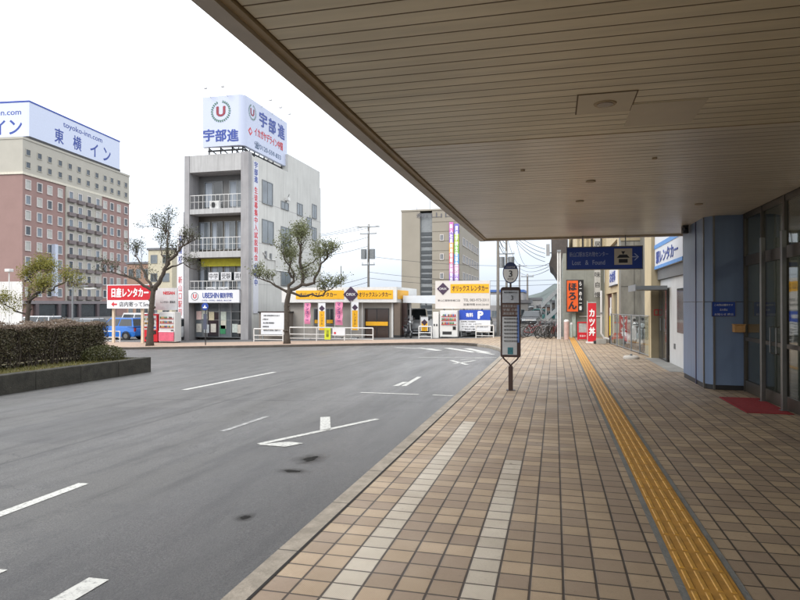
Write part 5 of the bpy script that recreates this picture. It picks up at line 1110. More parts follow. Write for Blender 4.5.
P6 = upole(341, 90, 266, .1, 'thin distant pole on the skyline left of the transformer pole', ())
WIRE = mat('cable_black', (50, 52, 56), .6, vary=0)
def wire(a, c, sag, r=.022, kind=0, lab=None):
    a, c = Vector(a), Vector(c); pts = [a.lerp(c, t/14)-Vector((0, 0, sag*4*(t/14)*(1-t/14))) for t in range(15)]
    b = MB(); b.tube(pts, r, WIRE, 4, False); tag(b.build('overhead_wire'), lab or 'thin dark overhead wire strung across the sky between the utility poles', 'wire', 'overhead wires against the sky')
for dx in (-1, 0, 1): wire((P1[0]+dx, 60, P1[2]-.2), (AX(240, 75)+dx, 75, AZ(240, 237, 75)), .7)
for i, v in enumerate((262, 276, 280)): wire((P1[0], 60, AZ(368, v-6+2*i, 60)), (P2[0]+5, 60+i, AZ(520, v+3, 60)), .5)
for i, v in enumerate((237, 246, 282, 277)): wire((P1[0], 60, AZ(368, v, 60)), (AX(260, 70), 70, AZ(260, v+8, 70)), .8)
for i in range(4): wire((P3[0]+.3*i, 58, 9.0-.5*i), (AX(545, 45), 45, 5.6-.3*i), .3)
for i in range(3): wire((P4[0], 92, P4[2]-.6*i), (AX(549, 50), 50, 4.9-.25*i), .5)
for dx in (-.8, 0, .8): wire((P3[0]+dx, 58, P3[2]-4.3), (P4[0]+dx, 92, P4[2]-.1), .6)
for i in range(3): wire((P2[0], 38, 6.3-.4*i), (P3[0], 58, 7.4-.5*i), .3)
# street lamp at far left
sl = thing('street_lamp', 'white box street lamp on a pole above the white hoarding', 'lamp', (AX(9, 37), 37, gz(-30, 37))); x_ = AX(9, 37); b = MB(); b.cyl((x_, 37, -.9), (x_, 37, AZ(9, 272, 37)), .04, WHITE, 8); b.build('pole', sl); b = MB(); b.box(x_-.12, x_+.32, 36.7, 37.1, AZ(9, 272, 37), AZ(9, 269, 37), WHITE); b.build('lamp_head', sl, bevel=.03)
l2 = thing('street_lamp', 'thin grey street pole with a flat arm in front of the hotel entrance', 'lamp', (AX(72.5, 45), 45, gz(-40, 45))); x_ = AX(72.5, 45); b = MB(); b.cyl((x_, 45, -.9), (x_, 45, AZ(72, 287, 45)), .07, GALV, 8); b.build('pole', l2); b = MB(); b.tube([(x_, 45, AZ(72, 287, 45)), (x_+1.6, 45, AZ(72, 286, 45)+.0)], .05, GALV, 6); b.box(x_+1.3, x_+2.4, 44.9, 45.1, AZ(72, 289, 45), AZ(72, 288, 45), WHITE); b.build('arm', l2)

# ================================================================== SHOPS BEYOND THE CANOPY (right)
BEIW = mat('warm_beige_wall', (200, 184, 150), .8, vary=.08, streak=.15); TANC = mat('tan_and_column_shade', (150, 138, 112), .8, vary=.12, streak=.2)
MARB = mat('grey_marble_panel', (122, 120, 112), .5, vary=.35, scale=1.6, stretch=(2, 2, .8), spec=.5); GREYW = mat('green_grey_wall', (140, 142, 134), .8, vary=.12, streak=.25)
def G0(x, y): return gz(x, y)-.05
sh1 = thing('shop', 'white-walled rental shop with a dark glass door and grey awning, directly behind the blue pillar', 'building', (4.5, 19.5, gz(4, 19)))
b = MB(); b.box(3.4, 12, 17.2, 20.15, G0(3, 19), 2.45, WHITE); b.box(3.401, 12, 20.15, 21.79, 2.16, 2.451, WHITE); b.box(3.9, 12, 20.151, 21.79, G0(3, 19), 2.16, DARK); b.build('wall', sh1)
b = MB(); b.box(3.31, 12, 16.9, 21.8, 2.46, 2.79, mat('grey_band_dark', (112, 112, 112), .6, vary=.1)); b.build('band', sh1)
b = MB(); b.box(3.3, 12, 17.14, 21.78, 2.8, 6.2, WHITE); b.build('upper_wall', sh1)
sg = thing('shop_sign', 'white and blue wide sign box above the awning, half hidden by the blue pillar', 'sign', (3.25, 19, 2.85))
b = MB(); b.box(3.22, 3.299, 17.15, 21.75, 2.8, 4.2, WPANEL); b.build('panel', sg); b = MB(); b.box(3.205, 3.219, 17.15, 21.75, 2.8, 2.9, mat('light_blue_band', (92, 150, 214), .5)); b.build('lower_band', sg); b = MB(); b.box(3.205, 3.219, 17.15, 21.75, 3.47, 3.6, mat('light_blue_band', (92, 150, 214), .5)); b.build('upper_band', sg)
text('駅レンタカー', (3.215, 19.6, 3.16), .38, INKB, sg, '-x', width=3.6, bold=.03)
b = MB(); b.box(3.34, 3.38, 20.2, 21.75, G0(3, 21), 2.15, mat('dark_door_frame', (48, 44, 42), .5)); b.build('door_frame', sh1)
for y_ in (20.3, 21.05): b = MB(); b.box(3.33, 3.339, y_, y_+.62, gz(3, 21)+.05, 2.08, OPD); o = b.build('door', sh1); b2 = MB(); b2.cyl((3.3, y_+.1, .8), (3.3, y_+.1, 1.2), .015, STEEL); b2.build('handle', o)
b = MB(); b.box(3.385, 3.399, 17.7, 18.9, .85, 2.1, OPD); b.build('window', sh1)
b = MB(); b.box(3.37, 3.399, 19.2, 19.35, .35, .5, GALV); b.build('outlet_box', sh1)
b = MB(); b.box(2.4, 3.3, 19.9, 21.7, 2.1, 2.22, mat('awning_grey', (104, 108, 110), .5)); b.box(2.38, 2.41, 19.88, 21.72, 2.06, 2.26, GALV); b.build('awning', sh1)
b = MB(); b.quad((2.9, 17.15, gz(3, 17.15)+.005), (3.4, 17.15, gz(3, 17.15)+.005), (3.4, 21.8, gz(3, 21.8)+.005), (2.9, 21.8, gz(3, 21.8)+.005), CONC); tag(b.build('shop_pavement'), kind='structure')
col_ = thing('beige_column', 'tall beige corner column beside the dark shop door, right of the scooter', 'column', (3.3, 22.4, gz(3, 22)))
b = MB(); b.box(3.1, 3.48, 21.82, 23.2, G0(3, 22), 6.3, BEIW); b.build('shaft', col_); b = MB(); b.box(3.12, 3.46, 21.812, 21.819, gz(3, 22), 6.2, TANC); b.build('painted_shade_face', col_)  # near face turned from the light: its shade painted as a darker tan sheet
rf_ = thing('wall_notice', 'small red outlined notice on the column face painted darker for shade', 'sign', (3.3, 21.8, 1.4)); b = MB(); b.box(3.2, 3.34, 21.79, 21.808, 1.28, 1.48, INKR); b.build('plate', rf_); b = MB(); b.box(3.225, 3.315, 21.78, 21.789, 1.31, 1.45, TANC); b.build('inset', rf_)
sh2 = thing('marble_building', 'grey marble-clad building end wall behind the glass fence and scooter', 'building', (4.5, 28, gz(4, 28)))
b = MB(); b.box(2.72, 12, 27.5, 28.3, G0(3, 28), 6.0, MARB); b.box(3.49, 12, 23.21, 27.49, G0(3, 25), 6, MARB); b.build('wall', sh2)
b = MB(); b.box(2.70, 4.0, 27.46, 27.49, 4.35, 4.8, TANC)
b.build('beam', sh2)
b = MB()
for x_ in (3.25, 3.8): b.box(x_, x_+.015, 27.488, 27.499, 0, 4.3, DARK)
for z_ in (1.1, 2.4, 3.6): b.box(2.73, 3.49, 27.487, 27.498, z_, z_+.015, DARK)
b.build('panel_joint', sh2)
sh3 = thing('diner', 'beige-framed diner front with dark doorway and small blue-lettered sign, past the marble wall', 'building', (3.5, 32, gz(3, 32)))
FXX = 2.72
b = MB()
for (ya, yb, za, zb_) in ((28.31, 29.2, -.3, 2.2), (35.2, 36.4, -.3, 2.2), (28.31, 36.4, 2.2, 3.0), (28.31, 36.4, 4.6, 7.5), (28.31, 29.0, 3.0, 4.6), (33.6, 36.4, 3.0, 4.6)): b.box(FXX, FXX+.3, ya, yb, za, zb_, BEIW)
b.box(FXX+.31, 10, 28.31, 36.4, -.3, 7.5, mat('diner_inside', (58, 44, 38), .8, vary=.3)); b.build('wall', sh3)
b = MB(); b.box(FXX+.1, FXX+.13, 29.2, 31.6, -.2, 2.2, OPD); b.build('window', sh3); b = MB(); b.box(FXX+.1, FXX+.13, 32.0, 35.2, -.2, 2.2, mat('noren_dark_red', (92, 52, 44), .8, vary=.4, scale=4)); b.build('curtain', sh3); b = MB(); b.box(FXX+.02, FXX+.12, 31.62, 31.98, -.2, 2.2, BEIW); b.build('door_post', sh3)
b = MB(); b.box(FXX+.06, FXX+.09, 33.0, 33.5, .9, 2.0, INKW); b.build('white_curtain', sh3)
b = MB(); b.box(FXX+.12, FXX+.16, 29.0, 33.6, 3.0, 4.6, OPG); b.build('upper_window', sh3)
ds = thing('lightbox_sign', 'small white projecting sign with blue letters on the beige diner wall', 'sign', (FXX-.05, 30.6, 2.9)); b = MB(); b.box(FXX-.07, FXX-.002, 28.8, 32.4, 2.55, 3.35, WPANEL); b.build('panel', ds); b = MB(); b.box(FXX-.09, FXX-.001, 28.76, 32.44, 2.5, 2.549, DARK); b.build('frame', ds); text('お食事', (FXX-.075, 30.6, 2.95), .5, INKB, ds, '-x', width=2.8, bold=.04)
sh4 = thing('grey_building', 'grey-green walled building end facing the pavement, behind the orange sign', 'building', (1.7, 37, gz(1, 36.5)))
gx0 = AX(563, 36.5)
b = MB(); b.box(gx0, FXX-.001, 36.5, 60, -.5, AZ(580, 253, 36.5), GREYW); b.build('wall', sh4)
b = MB(); b.box(1.25, FXX+.3, 38, 60, AZ(580, 253, 36.5)+.01, 9, BEIW); b.build('upper_wall', sh4)
b = MB()
for i in range(7): x_ = 1.3+i*.26; b.box(x_, x_+.09, 37.9, 37.99, AZ(580, 252, 36.5), 9, (TANC, DARK)[i % 2])
b.build('vertical_fin', sh4)
b = MB(); b.cyl((gx0+.9, 36.44, .95), (FXX-.1, 36.44, .95), .03, WHITE, 8); b.build('pipe', sh4)
b = MB(); b.box(2.2, 2.45, 36.3, 36.49, 2.2, 2.28, DARK); b.build('wall_light', sh4)
b = MB(); b.box(.95, 1.15, 36.3, 36.49, -.2, 1.3, mat('pale_green_duct', (170, 184, 176), .6)); b.build('duct', sh4)
vs_ = thing('vertical_sign', 'tall narrow pale sign of stacked characters on the corner above the red banner', 'sign', (2.35, 35.6, 3.8))
xa, xb = AX(594.5, 35.5), AX(600.5, 35.5); za, zb_ = AZ(597, 297, 35.5), AZ(597, 238, 35.5)
b = MB(); b.box(xa, xb, 35.5, 35.7, za, zb_+.5, mat('pale_grey_sign', (176, 176, 172), .6)); b.build('panel', vs_)
for i, c in enumerate('居酒屋味自慢'): text(c, ((xa+xb)/2, 35.49, zb_-.35-.56*i), .3, DARK, vs_)
og = thing('projecting_sign', 'orange and black shop sign with brush characters hanging before the grey wall', 'sign', (1.3, 36.3, 2.2))
xa, xm, xb = AX(567, 35.9), AX(578, 35.9), AX(583, 35.9); za, zb_ = AZ(575, 311.5, 35.9), AZ(575, 280.5, 35.9)
b = MB(); b.box(xa, xm, 35.9, 36.1, za, zb_, mat('sign_orange', (232, 96, 30), .5)); b.build('orange_panel', og); b = MB(); b.box(xm+.001, xb, 35.901, 36.1, za, zb_, BLACK); b.build('black_panel', og)
b = MB(); b.box(xa-.04, xa-.001, 35.89, 36.11, za-.04, zb_+.04, DARK); b.box(xb+.001, xb+.04, 35.89, 36.11, za-.04, zb_+.04, DARK); b.box(xa, xb, 35.89, 36.11, zb_+.001, zb_+.04, DARK); b.box(xa, xb, 35.89, 36.11, za-.04, za-.001, DARK); b.build('frame', og)
b = MB()
for z_ in (za+.3, zb_-.3): b.box((xa+xb)/2-.03, (xa+xb)/2+.03, 36.11, 36.5, z_, z_+.05, DARK)
b.build('bracket', og)
text('ほろん', ((xa+xm)/2, 35.885, (za+zb_)/2), 1.45, INK, og, vertical=True, width=.42, bold=.05); text('らーめん一番', ((xm+xb)/2, 35.895, (za+zb_)/2), 1.6, INKW, og, vertical=True, width=.15, bold=.03)
wp = thing('white_pipe_pole', 'tall white post at the left edge of the grey building beside the bicycles', 'pole', (AX(559, 33.8), 33.8, gz(0, 34)))
for u in (558.0, 560.2): x_ = AX(u, 33.8); b = MB(); b.cyl((x_, 33.8, gz(0, 34)), (x_, 33.8, AZ(559, 252, 33.8)), .045, WHITE, 10); b.build('tube', wp)
b = MB(); b.box(AX(557, 33.8), AX(561, 33.8), 33.7, 33.9, AZ(559, 252, 33.8), AZ(559, 250, 33.8), GALV); b.build('cap', wp)
ev = thing('overhanging_building', 'dark stepped overhanging upper floor beyond the grey wall', 'building', (1.5, 50, gz(1, 50)))
e = lambda u, v: (AX(u, 46), AZ(u, v, 46))
b = MB(); b.prismY([e(551, 225), e(551.5, 256), e(549, 264), e(553, 268), e(558, 276), e(568, 276), e(568, 225)][::-1], 46, 58, mat('dark_eave', (84, 78, 76), .8, vary=.2)); b.build('upper_floor', ev)
b = MB(); b.box(AX(561, 46.2), AX(568, 46.2), 46.2, 57, -.5, AZ(560, 276, 46), GREYW); b.build('wall', ev)
b = MB(); b.box(AX(546.3, 45), AX(549.8, 45), 45, 45.3, AZ(548, 255.5, 45), AZ(548, 244, 45), mat('grey_lightbox', (150, 150, 152), .5)); o = b.build('sign_box', ev); b = MB(); b.box(AX(549.8, 45), AX(552, 45.8), 45.1, 45.2, 5.3, 5.36, DARK); b.build('bracket', o)
cs = thing('covered_stairway', 'pale sloping covered stairway of the station far down the back street', 'stairway', (0, 58, gz(0, 58)))
a0 = (AX(541, 62), 62, AZ(541, 309, 62)); a1 = (AX(566, 62), 62, AZ(566, 284, 62)); PALE = mat('pale_steel_cladding', (164, 168, 170), .6, vary=.1, streak=.2)
b = MB(); b.add([(a0[0], 62, a0[2]), (a1[0], 62, a1[2]), (a1[0], 62, a1[2]+.5), (a0[0], 62, a0[2]+.5), (a0[0], 65, a0[2]), (a1[0], 65, a1[2]), (a1[0], 65, a1[2]+.5), (a0[0], 65, a0[2]+.5)], [(0, 1, 2, 3), (7, 6, 5, 4), (3, 2, 6, 7), (0, 4, 5, 1), (0, 3, 7, 4), (1, 5, 6, 2)], PALE); b.build('roof', cs)
b = MB(); b.add([(a0[0], 62.2, a0[2]-1.7), (a1[0], 62.2, a1[2]-2.0), (a1[0], 62.2, a1[2]-1.5), (a0[0], 62.2, a0[2]-1.2), (a0[0], 65, a0[2]-1.7), (a1[0], 65, a1[2]-2.0), (a1[0], 65, a1[2]-1.5), (a0[0], 65, a0[2]-1.2)], [(0, 1, 2, 3), (7, 6, 5, 4), (3, 2, 6, 7), (0, 4, 5, 1), (0, 3, 7, 4), (1, 5, 6, 2)], PALE); b.build('stringer', cs)
for i in range(6): t = i/5; x_ = a0[0]+(a1[0]-a0[0])*t; b = MB(); b.box(x_-.08, x_+.08, 62.3, 62.5, gz(0, 60), a0[2]+(a1[2]-a0[2])*t, PALE); b.build('post', cs)
for i, (u0, u1, Y, v, c) in enumerate(((529, 541, 85, 300, (150, 150, 148)), (540, 552, 74, 307, (120, 96, 84)), (500, 528, 60, 303, (126, 124, 122)), (551, 563, 66, 303, (112, 106, 100)))):
    house('low_building', ('grey low building at the far end of the back street', 'brown low building under the sloping stairway', 'dull grey low building behind the bus stop board', 'dark low building at the foot of the covered stairway')[i], 'building', AX(u0, Y), AX(u1, Y), Y, Y+8, AZ(u0, v, Y), mat('low_wall_%d' % i, c, .8, vary=.15), GRYR, (2, 1), True)

# glass fence
gf = thing('glass_fence', 'low glass panel fence with thin posts in front of the scooter', 'fence', (2.85, 26, gz(3, 26)))
A, B_ = Vector((3.1, 22.1)), Vector((2.5, 29.6)); n = 5
for i in range(n+1):
    p = A.lerp(B_, i/n); z = gz(p.x, p.y); b = MB(); b.box(p.x-.025, p.x+.025, p.y-.03, p.y+.03, z-.02, z+1.42, (BEIW if i == 0 else GALV)); b.build('post', gf)
    if i < n:
        q = A.lerp(B_, (i+1)/n); b = MB(); zz = gz(q.x, q.y); b.add([(p.x, p.y+.04, z+.08), (q.x, q.y-.04, zz+.08), (q.x, q.y-.04, zz+1.36), (p.x, p.y+.04, z+1.36)], [(0, 1, 2, 3)], FGLASS); b.build('glass_panel', gf)
for z_ in (.05, 1.39): b = MB(); b.tube([(A.x, A.y, gz(3, 22)+z_), (B_.x, B_.y, gz(3, 29.6)+z_)], .018, GALV, 6); b.build('rail', gf)
ck = thing('flag_weight', 'flat round white concrete base lying on the tiles by the glass fence', 'base', (2.42, 21.3, gz(2, 21))); b = MB(); b.tube([(0, 0, 0), (0, 0, .06), (0, 0, .1)], [.26, .25, .2], mat('white_concrete', (196, 190, 180), .8, vary=.15), 24); b.build('disc', ck, world=False); b = MB(); b.cyl((0, 0, .1), (0, 0, .16), .04, GALV); b.build('socket', ck, world=False)

# red katsudon flag, red frame sign, bollards, blocks
x_ = AX(592, 30.4); zb_ = gz(x_, 30.4)
kd = thing('banner_flag', 'red banner flag reading katsudon in white, standing before the grey wall', 'banner', (x_, 30.4, zb_), R(-4)); b = MB(); b.box(-.19, .19, -.02, .0, .06, 1.9, RED); b.build('cloth', kd, world=False); b = MB(); b.cyl((-.21, 0, 0), (-.21, 0, 2.0), .014, WHITE, 6); b.tube([(-.21, 0, 1.93), (.19, 0, 1.93)], .01, WHITE, 6); b.build('pole', kd, world=False); b = MB(); b.box(-.28, .1, -.15, .15, 0, .07, WHITE); b.build('base', kd, world=False)
text('カツ丼', (0, -.028, .98), 1.25, INKW, kd, vertical=True, width=.26, bold=.05, world=False)
x_ = AX(582.5, 33); zb_ = gz(x_, 33)
rf = thing('menu_stand', 'red framed standing menu board beside the red katsudon banner', 'sign', (x_, 33, zb_)); b = MB()
b.box(-.26, -.2, -.05, .05, 0, .95, RED); b.box(.2, .26, -.05, .05, 0, .95, RED); b.box(-.2, .2, -.05, .05, .89, .95, RED); b.box(-.2, .2, -.051, .05, .05, .4, RED); b.build('frame', rf, world=False); b = MB(); b.box(-.2, .2, -.02, .02, .4, .89, mat('grey_menu_sheet', (168, 170, 168), .5, vary=.25, scale=9)); b.build('menu', rf, world=False); text('営業中', (0, -.056, .22), .1, INKW, rf, width=.3, world=False)
def bollard(u, Y, h, r, m, label, cap=WHITE):
    x_ = AX(u, Y); o = thing('bollard', label, 'bollard', (x_, Y, gz(x_, Y))); b = MB(); b.tube([(0, 0, 0), (0, 0, h-.12)], r, m, 16); b.build('post', o, world=False, smooth=False); b = MB(); b.tube([(0, 0, h-.12), (0, 0, h-.05), (0, 0, h)], [r*1.1, r*1.05, r*.6], cap, 16); b.build('cap', o, world=False)
bollard(566.5, 33.6, 1.05, .13, mat('pinkish_wrap', (196, 168, 160), .6, vary=.25, scale=5), 'fat pinkish white bollard left of the red menu stand')
bollard(571.5, 35.5, .85, .07, mat('pale_green_paint', (176, 190, 184), .6), 'thin pale green bollard behind the pinkish white one')
x_ = AX(610.8, 30.2); o = thing('barrier_pole', 'upright yellow and black pole with white top in the diner doorway', 'pole', (x_, 30.2, gz(2, 30))); b = MB(); b.cyl((0, 0, .0), (0, 0, .38), .07, BLACK, 12); b.build('black_foot', o, world=False); b = MB(); b.cyl((0, 0, .381), (0, 0, 1.3), .06, mat('hazard_yellow', (236, 214, 30), .5), 12); b.build('yellow_shaft', o, world=False); b = MB(); b.cyl((0, 0, 1.301), (0, 0, 1.68), .055, WHITE, 12); b.build('white_top', o, world=False)
for u, Y, s, lab in ((601, 29.8, .2, 'grey concrete block at the foot of the beige diner post'), (606.5, 31, .16, 'smaller pale block behind the grey concrete block'), (596.5, 29.9, .12, 'small dark block between the red banner and the grey concrete block')):
    x_ = AX(u, Y); b = MB(); z = gz(x_, Y); b.box(x_-s*1.1, x_+s*1.1, Y-.15, Y+.15, z, z+s*1.2, CONC if s > .13 else DARK); tag(b.build('concrete_block', bevel=.015), lab, 'block')
dp = thing('drain_post', 'white upright post with curved foot in front of the diner', 'pole', (AX(603, 30.6), 30.6, gz(2, 30))); x_ = AX(604, 30.6)
b = MB(); b.tube([(x_-.12, 30.6, 2.3), (x_-.12, 30.6, .25), (x_, 30.6, .05), (x_+.3, 30.6, -.02)], .05, WHITE, 10); b.build('pipe', dp); b = MB(); b.box(x_-.2, x_-.04, 30.5, 30.54, 1.2, 1.26, GALV); b.build('clamp', dp)

# ================================================================== VEHICLES
def car(name, label, cat, loc, rot, paint, prof, Lc, Wc, group=None, tail=True):
    """prof: list of (x fraction, z bottom, z belt, z roof or None) lofted along the length; front at +x"""
    c = thing(name, label, cat, loc, rot, group)
    st_ = [(-.5, .35, .62), (-.49, .28, .8), (-.46, .22, prof['bt']), (-.3, .2, prof['bt']+.02), (0, .2, prof['bt']+.02), (prof['hood0'], .2, prof['bt']), (.44, .22, prof['hz']), (.485, .3, prof['hz']-.12), (.5, .38, .5)]
    b = MB(); rows = []
    for xf, zb, zt in st_:
        k = 1-.22*max(0, abs(xf)-.38)/.12; w2 = Wc/2*k
        rows.append([(xf*Lc, -w2*.94, zb), (xf*Lc, -w2, (zb+zt)/2), (xf*Lc, -w2*.95, zt), (xf*Lc, 0, zt+.02), (xf*Lc, w2*.95, zt), (xf*Lc, w2, (zb+zt)/2), (xf*Lc, w2*.94, zb)])
    V = [p for r in rows for p in r]; Fs = []
    for i in range(len(rows)-1):
        for j in range(6): Fs.append((i*7+j, i*7+j+1, (i+1)*7+j+1, (i+1)*7+j))
        Fs.append((i*7+6, i*7, (i+1)*7, (i+1)*7+6))
    Fs.append(tuple(range(7))); Fs.append(tuple(range((len(rows)-1)*7, len(rows)*7))[::-1]); b.add(V, Fs, paint)
    # cabin
    bt, rf = prof['bt'], prof['rf']; x0, x1, x2, x3 = [q*Lc for q in prof['cab']]; wb, wr = Wc/2*.93, Wc/2*.78
    P = [(x0, -wb, bt), (x1, -wr, rf), (x2, -wr, rf), (x3, -wb, bt), (x0, wb, bt), (x1, wr, rf), (x2, wr, rf), (x3, wb, bt)]
    b.add(P, [(0, 3, 2, 1), (4, 5, 6, 7), (1, 2, 6, 5), (0, 1, 5, 4), (3, 7, 6, 2)], paint); o = b.build('body', c, world=False, bevel=.03)
    def lerp3(a, d, t): return tuple(a[i]+(d[i]-a[i])*t for i in range(3))
    def pane(q, nm, off):
        b = MB(); m_ = [lerp3(q[0], q[2], .5)]; qq = [Vector(p)+Vector(off) for p in q]; b.add(qq, [(0, 1, 2, 3)], OPD); b.build(nm, c, world=False)
    for s, A4 in ((-1, 0), (1, 4)):
        a, r1, r2, d = P[A4], P[A4+1], P[A4+2], P[A4+3]
        for t0, t1 in ((.05, .48), (.52, .95)): pane([lerp3(lerp3(a, r1, .1), lerp3(d, r2, .1), t0), lerp3(lerp3(a, r1, .1), lerp3(d, r2, .1), t1), lerp3(lerp3(a, r1, .88), lerp3(d, r2, .88), t1), lerp3(lerp3(a, r1, .88), lerp3(d, r2, .88), t0)], 'side_window', (0, s*.012, 0))
    f = [lerp3(P[3], P[2], .08), lerp3(P[7], P[6], .08), lerp3(P[7], P[6], .9), lerp3(P[3], P[2], .9)]; pane(f, 'windscreen', (.015, 0, .01)); f = [lerp3(P[0], P[1], .1), lerp3(P[4], P[5], .1), lerp3(P[4], P[5], .85), lerp3(P[0], P[1], .85)]; pane(f, 'rear_window', (-.015, 0, .01))
    wr_ = prof.get('wh', .28)
    for xf in (-.31, .32):
        for s in (-1, 1):
            y = s*(Wc/2-.08); b = MB(); b.tube([(xf*Lc, y-s*.12, wr_), (xf*Lc, y-s*.1, wr_), (xf*Lc, y+s*.07, wr_), (xf*Lc, y+s*.09, wr_)], [wr_*.9, wr_, wr_, wr_*.9], BLACK, 20); o = b.build('wheel', c, world=False); b = MB(); b.cyl((xf*Lc, y+s*.092, wr_), (xf*Lc, y+s*.1, wr_), wr_*.6, STEEL, 16); b.build('rim', o, world=False)
            b = MB(); b.torus((xf*Lc, s*(Wc/2-.0), wr_+.01), wr_+.035, .025, DARK, n=18); b.build('wheel_arch', c, world=False)
    for s in (-1, 1):
        b = MB(); b.box(Lc*.47, Lc*.497, s*Wc*.3-.14, s*Wc*.3+.14, prof['hz']-.27, prof['hz']-.12, mat('headlight_glass', (206, 212, 216), .15, vary=.1)); b.build('headlight', c, world=False)
        b = MB(); b.box(-Lc*.5, -Lc*.48, s*Wc*.36-.08, s*Wc*.36+.08, .6, .85, mat('tail_red', (150, 20, 24), .2)); b.build('tail_light', c, world=False)
        b = MB(); b.box(x3-.35, x3-.22, s*(Wc/2+.08)-.06, s*(Wc/2+.08)+.06, bt+.03, bt+.16, DARK); b.build('mirror', c, world=False)
    b = MB(); b.box(Lc*.485, Lc*.505, -Wc*.3, Wc*.3, .32, .46, DARK); b.build('grille', c, world=False); b = MB(); b.box(Lc*.5, Lc*.512, -.17, .17, .3, .42, WPANEL); b.build('number_plate', c, world=False)
    return c
KEI = dict(bt=.92, rf=1.55, hz=.92, hood0=.3, cab=(-.49, -.44, .12, .3)); VAN = dict(bt=1.0, rf=1.85, hz=.95, hood0=.4, cab=(-.49, -.47, .3, .42)); SED = dict(bt=.85, rf=1.4, hz=.8, hood0=.25, cab=(-.4, -.22, .08, .26))
CW = mat('white_car_paint', (210, 212, 214), .25, vary=.03, coat=.6); CB = mat('bright_blue_car_paint', (30, 108, 196), .25, vary=.05, coat=.6); CS = mat('silver_car_paint', (150, 154, 158), .3, .6, vary=.05, coat=.5); CT = mat('teal_car_paint', (60, 130, 128), .3, vary=.05, coat=.5); CD = mat('dark_car_paint', (46, 48, 54), .25, vary=.05, coat=.6)
pg = 'cars in the car park across the forecourt'
def place(u, Y): x = AX(u, Y); return (x, Y, gz(x, Y))
car('parked_car', 'bright blue small car under the red and white rental sign', 'car', place(121, 37.8), R(178), CB, KEI, 3.4, 1.5, pg)
car('parked_car', 'white small van behind the blue car, left of the red vending machine', 'car', place(139, 42), R(165), CW, VAN, 3.6, 1.55, pg)
car('parked_car', 'white car peeping out between the sign tower and the vending machines', 'car', place(178, 38.5), R(265), CW, KEI, 3.4, 1.5, pg)
car('parked_car', 'white van roof showing over the brown hedge, right of the leaning tree trunk', 'car', place(40, 44), R(175), CW, KEI, 4.0, 1.6, pg)
car('parked_car', 'dark windowed white car over the hedge, left of the leaning tree trunk', 'car', place(14, 46), R(185), CW, SED, 4.2, 1.65, pg)
car('parked_car', 'silver car between the street pole and the blue car', 'car', place(94, 43), R(95), CS, SED, 4.2, 1.65, pg)
car('parked_car', 'dark-fronted white car parked behind the blue parking sign', 'car', place(476, 38.9), R(-95), CW, SED, 4.2, 1.65)
car('rental_van', 'white rental van under the carport behind the amber flags', 'van', place(417, 42.5), R(-80), CW, VAN, 3.6, 1.6)
car('street_van', 'small white van far down the back street beside the thin pole', 'van', place(524.5, 62), R(-98), CW, VAN, 3.4, 1.5)
car('street_car', 'teal car far down the back street behind the bicycles', 'car', place(540, 66), R(-8), CT, KEI, 3.6, 1.5)
car('street_car', 'dark car beside the teal car in the back street', 'car', place(532, 58), R(-95), CD, SED, 4.2, 1.65)
nobori(409, 316, 331, .5, 'amber', 'amber flag under the carport, left of the white rental van', 'flags under the carport', 39.2)
nobori(424.5, 317, 331, .5, 'amber', 'amber flag under the carport, right of the white rental van', 'flags under the carport', 39.2)

